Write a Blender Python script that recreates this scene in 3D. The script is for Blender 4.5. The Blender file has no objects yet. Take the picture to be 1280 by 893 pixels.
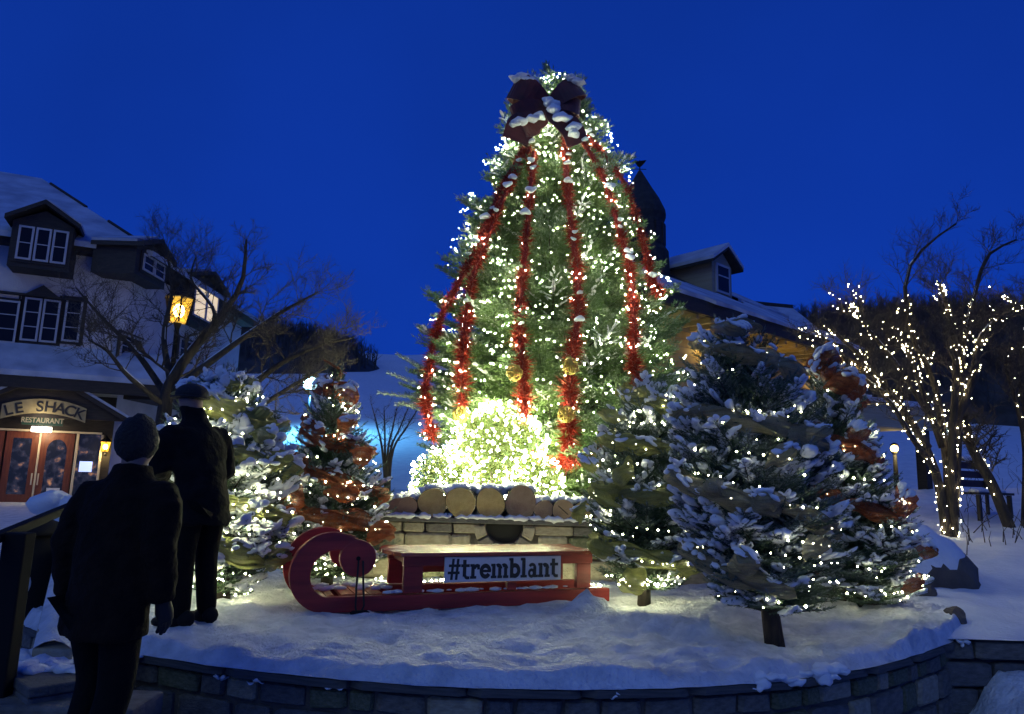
import bpy, bmesh, math, random
import numpy as np
from mathutils import Vector, Matrix, noise

random.seed(7); RNG = np.random.default_rng(7)
S = bpy.context.scene
C = S.collection
R = math.radians

# ------------------------------------------------------------------ camera
FPX = 900.0                                  # focal length in photograph pixels
PITCH, ROLL = math.atan(154 / FPX), R(1.6)
CAM = Vector((0, 0, 1.1))
_F = Vector((0, math.cos(PITCH), math.sin(PITCH)))
_R0, _U0 = Vector((1, 0, 0)), Vector((0, -math.sin(PITCH), math.cos(PITCH)))
_RT = _R0 * math.cos(ROLL) + _U0 * math.sin(ROLL)
_UP = -_R0 * math.sin(ROLL) + _U0 * math.cos(ROLL)
cd = bpy.data.cameras.new('camera'); cam = bpy.data.objects.new('camera', cd); C.objects.link(cam)
cd.sensor_width = 36; cd.lens = FPX / 1280 * 36; cd.clip_start = 0.05; cd.clip_end = 2000
cam.matrix_world = Matrix.Translation(CAM) @ Matrix((_RT, _UP, -_F)).transposed().to_4x4()
S.camera = cam

# ------------------------------------------------------------------ world, sun, exposure
SUN_EL, SUN_AZ = R(38), R(205)               # weak last daylight, from behind the viewer
w = bpy.data.worlds.new('World'); S.world = w; w.use_nodes = True
nt = w.node_tree; nt.nodes.clear()
out = nt.nodes.new('ShaderNodeOutputWorld'); bg = nt.nodes.new('ShaderNodeBackground')
sky = nt.nodes.new('ShaderNodeTexSky'); sky.sky_type = 'NISHITA'; sky.sun_disc = False
sky.sun_elevation = R(4); sky.sun_rotation = SUN_AZ; sky.ozone_density = 6; sky.air_density = 1.2; sky.dust_density = 0.2
tint = nt.nodes.new('ShaderNodeMix'); tint.data_type = 'RGBA'; tint.blend_type = 'MULTIPLY'; tint.inputs[0].default_value = 1
tint.inputs[7].default_value = (0.012, 0.055, 0.27, 1)
addc = nt.nodes.new('ShaderNodeMix'); addc.data_type = 'RGBA'; addc.blend_type = 'ADD'; addc.inputs[0].default_value = 1
addc.inputs[7].default_value = (0.042, 0.36, 3.3, 1)    # deep blue of the hour after sunset
nt.links.new(sky.outputs[0], tint.inputs[6]); nt.links.new(tint.outputs[2], addc.inputs[6])
tcw = nt.nodes.new('ShaderNodeTexCoord'); sep = nt.nodes.new('ShaderNodeSeparateXYZ'); nt.links.new(tcw.outputs['Generated'], sep.inputs[0])
mr = nt.nodes.new('ShaderNodeMapRange'); mr.inputs[1].default_value = 0.12; mr.inputs[2].default_value = 0.75; mr.inputs[3].default_value = 1.0; mr.inputs[4].default_value = 0.72
nt.links.new(sep.outputs[2], mr.inputs[0])
cl = nt.nodes.new('ShaderNodeTexNoise'); cl.inputs['Scale'].default_value = 2.2; cl.inputs['Detail'].default_value = 4; nt.links.new(tcw.outputs['Generated'], cl.inputs['Vector'])
mc = nt.nodes.new('ShaderNodeMapRange'); mc.inputs[1].default_value = .3; mc.inputs[2].default_value = .7; mc.inputs[3].default_value = .90; mc.inputs[4].default_value = 1.08; nt.links.new(cl.outputs['Fac'], mc.inputs[0])
mm = nt.nodes.new('ShaderNodeMath'); mm.operation = 'MULTIPLY'; nt.links.new(mr.outputs[0], mm.inputs[0]); nt.links.new(mc.outputs[0], mm.inputs[1])
vm = nt.nodes.new('ShaderNodeVectorMath'); vm.operation = 'SCALE'; nt.links.new(addc.outputs[2], vm.inputs[0]); nt.links.new(mm.outputs[0], vm.inputs['Scale'])
nt.links.new(vm.outputs[0], bg.inputs[0]); bg.inputs[1].default_value = 0.1
nt.links.new(bg.outputs[0], out.inputs[0])
sl = bpy.data.lights.new('sun', 'SUN'); so = bpy.data.objects.new('sun', sl); C.objects.link(so)
sl.energy = 0.26; sl.angle = R(45); sl.color = (0.58, 0.90, 1.0)
so.rotation_euler = (math.pi / 2 - SUN_EL, 0, math.pi - SUN_AZ + 2 * 0)
S.view_settings.view_transform = 'Standard'; S.view_settings.look = 'None'
S.view_settings.exposure = 0.0; S.view_settings.gamma = 1; S.view_settings.use_curve_mapping = False
S.cycles.use_denoising = True; S.cycles.use_light_tree = True
S.cycles.sample_clamp_indirect = 2.0; S.cycles.max_bounces = 6; S.cycles.caustics_reflective = False; S.cycles.caustics_refractive = False
S.cycles.light_sampling_threshold = 0.01

# ------------------------------------------------------------------ pixel helpers (photograph pixels -> points in the place)
def ray(px, py): return _F + _RT * ((px - 640) / FPX) + _UP * ((446.5 - py) / FPX)
def P(px, py, Y):
    d = ray(px, py); return CAM + d * (Y / d.y)
def G(px, py, z=0.0):
    d = ray(px, py); return CAM + d * ((z - CAM.z) / d.z)

# ------------------------------------------------------------------ materials
MATS = {}
def mat(name, col, rough=0.6, metal=0.0, col2=None, nscale=8, bump=0.0, bscale=40, emit=None, estr=0, transl=0, spec=0.5, attr=None, stretch=None, sheen=0, detail=5, transp=0):
    if name in MATS: return MATS[name]
    m = bpy.data.materials.new(name); m.use_nodes = True; n = m.node_tree; b = n.nodes['Principled BSDF']
    b.inputs['Roughness'].default_value = rough; b.inputs['Metallic'].default_value = metal
    b.inputs['Specular IOR Level'].default_value = spec; b.inputs['Base Color'].default_value = (*col, 1)
    if sheen: b.inputs['Sheen Weight'].default_value = sheen
    tc = n.nodes.new('ShaderNodeTexCoord'); src = tc.outputs['Object']
    if stretch:
        mp = n.nodes.new('ShaderNodeMapping'); mp.inputs['Scale'].default_value = stretch
        n.links.new(src, mp.inputs[0]); src = mp.outputs[0]
    last = None
    if col2:
        tx = n.nodes.new('ShaderNodeTexNoise'); tx.inputs['Scale'].default_value = nscale; tx.inputs['Detail'].default_value = detail
        n.links.new(src, tx.inputs['Vector'])
        rp = n.nodes.new('ShaderNodeValToRGB'); rp.color_ramp.elements[0].position = 0.35; rp.color_ramp.elements[1].position = 0.65
        rp.color_ramp.elements[0].color = (*col, 1); rp.color_ramp.elements[1].color = (*col2, 1)
        n.links.new(tx.outputs['Fac'], rp.inputs[0]); last = rp.outputs[0]
    if attr:
        at = n.nodes.new('ShaderNodeAttribute'); at.attribute_name = attr[0]
        mx = n.nodes.new('ShaderNodeMix'); mx.data_type = 'RGBA'
        mx.inputs[6].default_value = (*col, 1); mx.inputs[7].default_value = (*attr[1], 1)
        if last: n.links.new(last, mx.inputs[6])
        n.links.new(at.outputs['Fac'], mx.inputs[0]); last = mx.outputs[2]
    if last: n.links.new(last, b.inputs['Base Color'])
    if bump:
        t2 = n.nodes.new('ShaderNodeTexNoise'); t2.inputs['Scale'].default_value = bscale; t2.inputs['Detail'].default_value = 6
        n.links.new(src, t2.inputs['Vector'])
        bp = n.nodes.new('ShaderNodeBump'); bp.inputs['Strength'].default_value = bump; bp.inputs['Distance'].default_value = 0.03
        n.links.new(t2.outputs['Fac'], bp.inputs['Height']); n.links.new(bp.outputs[0], b.inputs['Normal'])
    if emit:
        b.inputs['Emission Color'].default_value = (*emit, 1); b.inputs['Emission Strength'].default_value = estr
    if transp:
        o = n.nodes['Material Output']; tr = n.nodes.new('ShaderNodeBsdfTranslucent'); ms = n.nodes.new('ShaderNodeMixShader'); ms.inputs[0].default_value = transl or .3
        tp = n.nodes.new('ShaderNodeBsdfTransparent'); m2 = n.nodes.new('ShaderNodeMixShader')
        wv = n.nodes.new('ShaderNodeTexNoise'); wv.inputs['Scale'].default_value = 260; wv.inputs['Detail'].default_value = 2; n.links.new(src, wv.inputs['Vector'])
        rp2 = n.nodes.new('ShaderNodeMapRange'); rp2.inputs[1].default_value = .35; rp2.inputs[2].default_value = .65; rp2.inputs[3].default_value = 0.0; rp2.inputs[4].default_value = transp*2
        n.links.new(wv.outputs['Fac'], rp2.inputs[0]); n.links.new(rp2.outputs[0], m2.inputs[0])
        n.links.new(last, tr.inputs[0]); n.links.new(b.outputs[0], ms.inputs[1]); n.links.new(tr.outputs[0], ms.inputs[2])
        n.links.new(ms.outputs[0], m2.inputs[1]); n.links.new(tp.outputs[0], m2.inputs[2]); n.links.new(m2.outputs[0], o.inputs[0])
    elif transl:
        o = n.nodes['Material Output']; tr = n.nodes.new('ShaderNodeBsdfTranslucent'); ms = n.nodes.new('ShaderNodeMixShader')
        ms.inputs[0].default_value = transl
        if last: n.links.new(last, tr.inputs[0])
        else: tr.inputs[0].default_value = (*col, 1)
        n.links.new(b.outputs[0], ms.inputs[1]); n.links.new(tr.outputs[0], ms.inputs[2]); n.links.new(ms.outputs[0], o.inputs[0])
    MATS[name] = m; return m

SNOW = mat('snow', (0.80, 0.82, 0.85), 0.75, col2=(0.68, 0.71, 0.76), nscale=3, bump=0.55, bscale=22, spec=0.25)
SNOWF = mat('snow_trodden', (0.74, 0.76, 0.80), 0.8, col2=(0.52, 0.55, 0.60), nscale=7, bump=1.0, bscale=30, spec=0.2)
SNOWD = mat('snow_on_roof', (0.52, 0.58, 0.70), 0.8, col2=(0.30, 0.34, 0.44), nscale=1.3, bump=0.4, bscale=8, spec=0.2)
STONE = [mat('stone_grey', (0.20, 0.185, 0.16), 0.85, col2=(0.12, 0.11, 0.095), nscale=7, bump=0.6, bscale=25),
         mat('stone_buff', (0.42, 0.37, 0.27), 0.85, col2=(0.28, 0.245, 0.17), nscale=6, bump=0.6, bscale=25),
         mat('stone_blue', (0.145, 0.145, 0.15), 0.85, col2=(0.09, 0.09, 0.09), nscale=6, bump=0.6, bscale=25),
         mat('stone_mossy', (0.17, 0.17, 0.11), 0.9, col2=(0.09, 0.10, 0.05), nscale=9, bump=0.6, bscale=25)]
MORTAR = mat('mortar', (0.10, 0.09, 0.08), 0.95, bump=0.5)
COPING = mat('coping_stone', (0.12, 0.115, 0.11), 0.85, col2=(0.07, 0.07, 0.07), nscale=5, bump=0.5)
BARK = mat('bark', (0.06, 0.045, 0.032), 0.9, col2=(0.025, 0.02, 0.015), nscale=14, bump=0.9, bscale=30, stretch=(1, 1, 0.25))
TWIG = mat('twig_bark', (0.045, 0.036, 0.028), 0.9, col2=(0.08, 0.065, 0.05), nscale=10)
RED = mat('sled_red', (0.36, 0.030, 0.024), 0.42, col2=(0.20, 0.016, 0.014), nscale=5, bump=0.12, bscale=30, stretch=(0.3, 3, 3))
REDSEAT = mat('sled_red_seat', (0.42, 0.085, 0.03), 0.24, spec=.9, col2=(0.26, 0.03, 0.02), nscale=5, bump=0.25, bscale=40, stretch=(0.25, 4, 3))
LOGEND = mat('log_end', (0.72, 0.56, 0.20), 0.75, col2=(0.55, 0.40, 0.13), nscale=9, bump=0.3, bscale=40)
BLACK = mat('black_iron', (0.008, 0.008, 0.009), 0.8, spec=.2)
WHITEP = mat('white_plate', (0.72, 0.72, 0.74), 0.55, col2=(0.62, 0.62, 0.65), nscale=4)
INK = mat('black_ink', (0.02, 0.02, 0.022), 0.6)
ROPE = mat('black_rope', (0.02, 0.02, 0.02), 0.8, bump=0.5, bscale=200)

# ------------------------------------------------------------------ object helpers
def obj(name, me, m=None, parent=None):
    o = bpy.data.objects.new(name, me); C.objects.link(o)
    if m is not None and not me.materials:
        for k in (m if isinstance(m, (list, tuple)) else [m]): me.materials.append(k)
    if parent: o.parent = parent
    return o
def tag(o, label=None, cat=None, group=None, kind=None):
    if label: o['label'] = label
    if cat: o['category'] = cat
    if group: o['group'] = group
    if kind: o['kind'] = kind
    return o
def thing(name, loc, label, cat, group=None, rz=0.0):
    o = bpy.data.objects.new(name, None); C.objects.link(o); o.location = loc; o.rotation_euler = (0, 0, rz)
    o.empty_display_size = 0.1
    return tag(o, label, cat, group)
class Soup:
    """vertices and faces collected for ONE mesh"""
    def __init__(s): s.v = []; s.f = []; s.n = 0; s.a = []
    def add(s, v, f):
        v = np.asarray(v, dtype=np.float64).reshape(-1, 3)
        s.v.append(v); s.f.extend([tuple(int(i) + s.n for i in q) for q in f]); s.n += len(v); return s
    def box(s, lo, hi, M=None):
        x0, y0, z0 = lo; x1, y1, z1 = hi
        v = [(x0,y0,z0),(x1,y0,z0),(x1,y1,z0),(x0,y1,z0),(x0,y0,z1),(x1,y0,z1),(x1,y1,z1),(x0,y1,z1)]
        if M is not None: v = [tuple(M @ Vector(p)) for p in v]
        return s.add(v, [(0,3,2,1),(4,5,6,7),(0,1,5,4),(1,2,6,5),(2,3,7,6),(3,0,4,7)])
    def prism(s, pts, vec):
        """polygon pts extruded by vec"""
        n = len(pts); pts = [Vector(p) for p in pts]; vec = Vector(vec)
        return s.add([tuple(p) for p in pts] + [tuple(p + vec) for p in pts],
              [tuple(range(n))[::-1], tuple(range(n, 2*n))] + [(i, (i+1) % n, n+(i+1) % n, n+i) for i in range(n)])
    def tube(s, pts, rad, sides=6, cap=True):
        pts = [Vector(p) for p in pts]; k = len(pts); vs = []
        up = Vector((0.13, 0.21, 1)).normalized(); d = (pts[-1] - pts[0])
        if d.length > 1e-6 and abs(d.normalized().dot(up)) > .72: up = Vector((1, 0.13, 0.2)).normalized()
        for i, p in enumerate(pts):
            t = (pts[min(i+1, k-1)] - pts[max(i-1, 0)]).normalized()
            a = t.cross(up)
            if a.length < 1e-3: a = t.cross(Vector((1, 0, 0)))
            a.normalize(); b = t.cross(a)
            r = rad[i] if hasattr(rad, '__len__') else rad
            for j in range(sides):
                q = 2*math.pi*j/sides; vs.append(tuple(p + a*(r*math.cos(q)) + b*(r*math.sin(q))))
        fs = [(i*sides+j, i*sides+(j+1) % sides, (i+1)*sides+(j+1) % sides, (i+1)*sides+j) for i in range(k-1) for j in range(sides)]
        if cap: fs += [tuple(range(sides))[::-1], tuple(range((k-1)*sides, k*sides))]
        return s.add(vs, fs)
    def mesh(s, name, smooth=False):
        me = bpy.data.meshes.new(name)
        me.from_pydata(np.concatenate(s.v).tolist() if s.v else [], [], s.f); 
        if smooth: me.shade_smooth()
        me.update(); return me
    def build(s, name, m, parent=None, smooth=False, bevel=0):
        o = obj(name, s.mesh(name, smooth), m, parent)
        if bevel:
            b = o.modifiers.new('bevel', 'BEVEL'); b.width = bevel; b.segments = 2; b.limit_method = 'ANGLE'
        return o
def tri_mesh(name, V, F, smooth=False, attrs=None):
    """fast mesh from numpy arrays of vertices (n,3) and triangles (m,3)"""
    me = bpy.data.meshes.new(name); V = np.ascontiguousarray(V, dtype=np.float32); F = np.ascontiguousarray(F, dtype=np.int32)
    me.vertices.add(len(V)); me.vertices.foreach_set('co', V.ravel())
    me.loops.add(F.size); me.loops.foreach_set('vertex_index', F.ravel())
    me.polygons.add(len(F)); me.polygons.foreach_set('loop_start', np.arange(0, F.size, 3, dtype=np.int32))
    me.polygons.foreach_set('use_smooth', np.full(len(F), smooth, dtype=bool))
    for k, a in (attrs or {}).items():
        at = me.attributes.new(k, 'FLOAT', 'POINT'); at.data.foreach_set('value', np.asarray(a, dtype=np.float32))
    me.update(); me.validate(); return me
def _ico(sub):
    bm = bmesh.new(); bmesh.ops.create_icosphere(bm, subdivisions=sub, radius=1)
    V = np.array([v.co[:] for v in bm.verts]); F = np.array([[v.index for v in f.verts] for f in bm.faces]); bm.free(); return V, F
ICO1, ICO2, ICO3 = _ico(1), _ico(2), _ico(3)
OCT = (np.array([(1,0,0),(-1,0,0),(0,1,0),(0,-1,0),(0,0,1),(0,0,-1)], float), np.array([(0,2,4),(2,1,4),(1,3,4),(3,0,4),(2,0,5),(1,2,5),(3,1,5),(0,3,5)]))
def scatter(base, centers, axes):
    """copies of a base shape joined to one (V,F); axes (n,3,3) rows = local axes scaled"""
    bv, bf = base; n = len(centers)
    V = np.einsum('vk,nkd->nvd', bv, np.asarray(axes)) + np.asarray(centers)[:, None, :]
    F = bf[None] + (np.arange(n) * len(bv))[:, None, None]
    return V.reshape(-1, 3), F.reshape(-1, 3)
def unit(a): return a / np.maximum(np.linalg.norm(a, axis=-1, keepdims=True), 1e-9)
def fbm(x, y, z=0.0): return noise.fractal(Vector((x, y, z)), 1.0, 2.0, 4)
def spline(pts, n):
    """Catmull-Rom through pts, n samples"""
    p = [Vector(q) for q in pts]; p = [p[0]*2 - p[1]] + p + [p[-1]*2 - p[-2]]; o = []
    m = len(p) - 3
    for k in range(n):
        t = k / (n - 1) * m; i = min(int(t), m - 1); t -= i
        a, b, c, d = p[i:i+4]
        o.append(0.5*((2*b) + (c-a)*t + (2*a-5*b+4*c-d)*t*t + (3*b-a-3*c+d)*t**3))
    return o

def bulb_mat(name, col, s): return mat(name, col, 0.4, emit=col, estr=s)
BULB = bulb_mat('bulb_white', (0.97, 1.0, 0.62), 190)
BULBS = bulb_mat('bulb_small', (1.0, 0.98, 0.60), 60)
BULBW = bulb_mat('bulb_warm', (1.0, 1.0, 0.55), 200)
BULBC = bulb_mat('bulb_cool', (0.93, 0.95, 1.0), 34)
def bulbs(name, pts, r, m, parent=None):
    pts = np.asarray(pts); n = len(pts)
    ax = np.eye(3)[None] * (r * RNG.uniform(0.4, 1.2, n))[:, None, None]
    V, F = scatter(OCT, pts, ax)
    o = obj(name, tri_mesh(name, V, F, True), m, parent); return o
# ================================================================== THE SETTING
def grid(name, xs, ys, fz, m, smooth=True):
    nx, ny = len(xs), len(ys)
    V = [(x, y, fz(x, y)) for y in ys for x in xs]
    F = [(j*nx+i, j*nx+i+1, (j+1)*nx+i+1, (j+1)*nx+i) for j in range(ny-1) for i in range(nx-1)]
    me = bpy.data.meshes.new(name); me.from_pydata(V, [], F)
    if smooth: me.shade_smooth()
    return tag(obj(name, me, m), kind='structure')
def sstep(a, b, x):
    t = min(max((x-a)/(b-a), 0), 1); return t*t*(3-2*t)
def ground_z(x, y):
    z = -0.62 + 0.80 * sstep(4.5, 17.0, y) + 0.5 * sstep(17, 24, y) * sstep(-9.5, -6, x)
    return z + 0.03 * fbm(x*0.8, y*0.8)
XS = sorted(set([-900, -400, -200, -100, -60, -40] + [round(-26 + 0.55*i, 3) for i in range(95)] + [40, 60, 100, 200, 400, 900]))
YS = sorted(set([-60, -20, -5] + [round(0.5*i, 3) for i in range(0, 60)] + [34, 40, 60, 100, 200, 400, 900]))
grid('ground', XS, YS, ground_z, SNOWF)

def slope_z(x, y):
    return 0.2 + 0.215 * max(y - 24, -6) + 1.2 * fbm(x*0.03, y*0.03)
grid('ski_slope', [round(-70 + 2.5*i, 2) for i in range(60)], [21 + 2.5*i for i in range(46)], slope_z, SNOW)

# wooded hills: dark ground under, bare trunks above
HILL = mat('wooded_hill', (0.05, 0.04, 0.03), 1.0, col2=(0.09, 0.08, 0.075), nscale=0.5)
def bump_hill(cx, cy, rx, ry, h):
    return lambda x, y: slope_z(x, y) - 3 + (h + 3) * max(0, 1 - ((x-cx)/rx)**2 - ((y-cy)/ry)**2) ** 0.6
hr = bump_hill(58, 88, 40, 44, 8.5); hl = bump_hill(-36, 92, 21, 24, 4.5)
grid('hill', [20 + 2*i for i in range(40)], [44 + 2.5*i for i in range(36)], hr, HILL)
grid('hill', [-58 + 2*i for i in range(23)], [68 + 2.5*i for i in range(20)], hl, HILL)
WOOD = mat('bare_wood', (0.055, 0.042, 0.032), 1.0, col2=(0.10, 0.085, 0.07), nscale=0.3)
def woods(name, n, xr, yr, fz, hgt, label):
    V = []; F = []
    pos = np.c_[RNG.uniform(*xr, n), RNG.uniform(*yr, n)]
    for x, y in pos:
        if fz(x, y) < slope_z(x, y) + 0.2: continue
        z = fz(x, y) - 0.3; h = hgt * random.uniform(0.6, 1.15)
        for k in range(9):
            a = random.uniform(0, 6.28); s = random.uniform(0.1, 0.9); l = h*(1-s)*0.5 + 0.3
            if k == 0: p0 = Vector((x, y, z)); p1 = Vector((x + random.uniform(-.4, .4), y, z + h)); wd = 0.12
            else:
                p0 = Vector((x, y, z + h*s)); p1 = p0 + Vector((math.cos(a)*0.9, math.sin(a)*0.9, 0.9)) * l; wd = 0.05
            b = len(V); V += [tuple(p0 + Vector((wd, 0, 0))), tuple(p0 + Vector((-wd*0.5, wd*0.87, 0))), tuple(p0 + Vector((-wd*0.5, -wd*0.87, 0))), tuple(p1)]
            F += [(b, b+1, b+3), (b+1, b+2, b+3), (b+2, b, b+3)]
    return tag(obj(name, tri_mesh(name, V, F), WOOD), label, 'woods', kind='stuff')
woods('hillside_wood', 5200, (20, 98), (44, 120), hr, 3.6, 'dark leafless wood covering the hillside behind the lodge')
woods('hillside_wood', 1700, (-58, -14), (68, 116), hl, 3.0, 'dark leafless wood on the far hill beside the ski run')

# ------------------------------------------------------------------ raised bed in front
EDGE = [(30, 772), (60, 783), (120, 796), (200, 811), (330, 829), (480, 842), (640, 850), (800, 850), (900, 846), (1000, 838), (1100, 821), (1165, 803), (1200, 788), (1212, 776), (1211, 768)]
edge = spline([Vector((G(x, y).x, G(x, y).y, 0)) for x, y in EDGE], 121)
LUMPS = [(G(x, y).x, G(x, y).y, s, h) for x, y, s, h in [(735, 765, 0.16, 0.10), (770, 785, 0.2, 0.05), (830, 790, 0.28, 0.07), (880, 800, 0.2, 0.05), (900, 775, 0.35, 0.06), (1060, 770, 0.4, 0.06), (690, 790, 0.2, 0.04), (300, 765, 0.3, 0.03), (1120, 770, 0.3, 0.05), (560, 745, 0.4, 0.05)]]
_r = random.Random(4); FEET = [(_r.uniform(-2.2, 2.4), _r.uniform(4.3, 5.6)) for _ in range(26)]
def bed_z(x, y):
    z = 0.035 * fbm(x*1.7, y*1.7) + 0.032 * fbm(x*5, y*5, 3) + 0.022 * fbm(x*14, y*14, 5)
    for a, b, s, h in LUMPS: z += h * math.exp(-((x-a)**2 + (y-b)**2) / s**2) * (1 + 0.9 * fbm(x*12, y*12, 7))
    for a, b in FEET: z -= 0.035 * (1 + .8*fbm(x*9, y*9, 2)) * math.exp(-(((x-a)/.07)**2 + ((y-b)/.12)**2))
    return z + 0.05 * sstep(2.2, 3.4, x)
nv = 130; V = []; F = []
for i, e in enumerate(edge):
    for j in range(nv + 1):
        v = (j / nv) ** 1.4
        x = e.x * (1 - 0.12*v*0); y = e.y + (10.4 - e.y) * v
        rim = sstep(0, 0.10, y - e.y)                       # snow rounds over the coping
        ragged = 0.035 * fbm(i*0.45, 1.7) if j == 0 else 0
        V.append((x, y - 0.02 + ragged*0.6, -0.045 + 0.045*rim + rim * bed_z(x, y) + 0.035*rim))
for i in range(len(edge) - 1):
    for j in range(nv):
        a = i*(nv+1) + j; F.append((a, a + nv + 1, a + nv + 2, a + 1))
me = bpy.data.meshes.new('snow_bed'); me.from_pydata(V, [], F); me.shade_smooth()
tag(obj('snow_bed', me, SNOWF), kind='structure')

# snow bank that goes on to the right
def bank_z(x, y):
    return 0.02 + 0.085 * max(0, y - 6.0) * sstep(2.6, 4.6, x) + 0.03*max(0, x-4.2)*sstep(6, 9, y) + 0.06 * fbm(x*1.1, y*1.1) + 0.02 * fbm(x*5, y*5) - 0.06*(1 - sstep(2.6, 3.4, x))
def bank_edge(x, y): return bank_z(x, y) if y > 5.99 else 0.0
grid('snow_bank', [2.6 + 0.13*i for i in range(130)], [5.86, 5.92, 6.0] + [6.1 + 0.13*i for i in range(90)], lambda x, y: bank_z(x, y)*sstep(5.8, 6.1, y) - 0.02, SNOW)
# drift of snow lying on the low ground at the foot of the wall, right
grid('snow_drift', [3.30 + 0.06*i for i in range(60)], [3.2 + 0.06*i for i in range(46)],
     lambda x, y: -0.80 + sstep(3.3, 3.9, x)*(0.26 + 0.26*math.exp(-((y-5.85)/0.5)**2) + 0.10*fbm(x*2.5, y*2.5) + 0.05*fbm(x*9, y*9)), SNOWF)

# ------------------------------------------------------------------ stones
def stone_mesh(seed, rough=0.12):
    """unit block -0.5..0.5 with chamfered, uneven edges (front is -Y)"""
    rs = random.Random(seed); c = 0.10; V = []; bm = bmesh.new()
    for x in (-.5, .5):
        for y in (-.5, .5):
            for z in (-.5, .5):
                q = [rs.uniform(0.5, 1.4) * c for _ in range(3)]
                j = lambda: rs.uniform(-rough, rough) * 0.5
                jx, jz = j(), j()
                sx, sy, sz = math.copysign(1, x), math.copysign(1, y), math.copysign(1, z)
                bm.verts.new((x + jx*0.6 - sx*q[0], y, z + jz*0.6 - sz*q[2]))
                bm.verts.new((x + jx*0.6, y - sy*q[1]*1.5, z + jz*0.6 - sz*q[2]))
                bm.verts.new((x + jx*0.6 - sx*q[0], y - sy*q[1]*1.5, z + jz*0.6))
    bmesh.ops.convex_hull(bm, input=bm.verts)
    me = bpy.data.meshes.new('stone'); bm.to_mesh(me); bm.free(); return me
STONES = [[stone_mesh(k*10 + q) for k in range(4)] for q in range(4)]
for q in range(4):
    for me in STONES[q]: me.materials.append(STONE[q])
def put_stone(parent, c, rz, w_, d_, h_, q=None, ry=0.0):
    q = random.choice((0, 0, 1, 2, 3)) if q is None else q
    o = bpy.data.objects.new('stone', random.choice(STONES[q])); C.objects.link(o); o.parent = parent
    o.location = c; o.rotation_euler = (0, ry, rz); o.scale = (w_, d_, h_); return o

# bed wall: stones follow the edge
bw = thing('bed_wall', (0, 0, 0), 'low curved stone wall holding up the snowy bed in the foreground', 'stone wall')
pl = [Vector((e.x, e.y + 0.035)) for e in edge]
cum = [0]
for a, b in zip(pl, pl[1:]): cum.append(cum[-1] + (b - a).length)
def at_len(s):
    s = min(max(s, 0), cum[-1] - 1e-6)
    for i in range(len(pl) - 1):
        if cum[i+1] > s:
            t = (s - cum[i]) / (cum[i+1] - cum[i]); return pl[i].lerp(pl[i+1], t), (pl[i+1] - pl[i]).normalized()
core = Soup(); n = len(pl); vs = []; fs = []
for i, p in enumerate(pl):
    t = (pl[min(i+1, n-1)] - pl[max(i-1, 0)]).normalized(); nr = Vector((-t.y, t.x))
    for d, z in ((0.03, -0.75), (0.03, -0.075), (0.30, -0.075), (0.30, -0.75)): vs.append((p.x + nr.x*d, p.y + nr.y*d, z))
for i in range(n-1):
    for k in range(4): fs.append((i*4+k, (i+1)*4+k, (i+1)*4+(k+1) % 4, i*4+(k+1) % 4))
core.add(vs, fs).build('mortar_core', MORTAR, bw)
z = -0.105
for row, h in enumerate((0.135, 0.20, 0.21)):
    s = random.uniform(-0.2, 0)
    while s < cum[-1]:
        wd = random.uniform(0.16, 0.40) * (0.9 + 0.25*row)
        p, t = at_len(s + wd/2); nr = Vector((-t.y, t.x))
        put_stone(bw, (p.x + nr.x*0.075, p.y + nr.y*0.075, z - h/2), math.atan2(t.y, t.x), wd - 0.022, 0.16 + random.uniform(-.02, .02), h - 0.022, ry=random.uniform(-.03, .03))
        s += wd
    z -= h
s = 0
while s < cum[-1]:                                          # thin dark coping slabs under the snow
    wd = random.uniform(0.6, 0.9); p, t = at_len(s + wd/2); nr = Vector((-t.y, t.x))
    o = bpy.data.objects.new('coping_slab', bpy.data.meshes.get('coping_slab') or STONES[2][0].copy()); o.data.name = 'coping_slab'
    if o.data.materials[0] != COPING: o.data.materials[0] = COPING
    C.objects.link(o); o.parent = bw; o.location = (p.x + nr.x*0.10, p.y + nr.y*0.10, -0.072); o.rotation_euler = (0, 0, math.atan2(t.y, t.x)); o.scale = (wd - 0.006, 0.30, 0.05)
    s += wd
# snow that slid over the coping
sc_, sa_ = [], []
for px, py, ln in [(760, 862, .10), (770, 868, .05), (940, 858, .10), (985, 853, .12), (1015, 845, .14), (1040, 838, .12), (965, 848, .1), (420, 858, .05), (320, 852, .05), (275, 846, .04), (1205, 805, .05)]:
    q = P(px, py, G(px, 848 if 300 < px < 1050 else 838).y - 0.0)
    d = ray(px, py); Yw = min((pl[i].y for i in range(n) if abs(pl[i].x/pl[i].y - d.x/d.y) < 0.03), default=4.3)
    q = P(px, py, Yw + 0.0)
    for k in range(5):
        sc_.append((q.x + random.uniform(-ln, ln)*0.8, q.y + random.uniform(-.01, .02), q.z + random.uniform(-.02, .02)))
        sa_.append(np.diag([random.uniform(.3, .6)*ln, 0.03, random.uniform(.1, .28)*ln]))
V, F = scatter(ICO2, sc_, sa_); V = V + 0.008*np.sin(V[:, [1, 2, 0]]*90)
tag(obj('snow_patches', tri_mesh('snow_patches', V, F, True), SNOW), 'small snow patches stuck to the curved stone wall', 'snow', kind='stuff')

# straight wall going right
rw = thing('retaining_wall', (0, 0, 0), 'dark straight retaining wall running right from the curved bed wall', 'stone wall')
Soup().box((3.36, 5.98, -0.8), (9, 6.25, -0.04)).build('mortar_core', MORTAR, rw)
z = -0.03
for h in (0.16, 0.2, 0.2):
    x = 3.38
    while x < 6.2:
        wd = random.uniform(0.25, 0.5); put_stone(rw, (x + wd/2, 5.97, z - h/2), 0, wd - .02, 0.16, h - .02, q=random.choice((2, 2, 0))); x += wd
    z -= h

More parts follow.
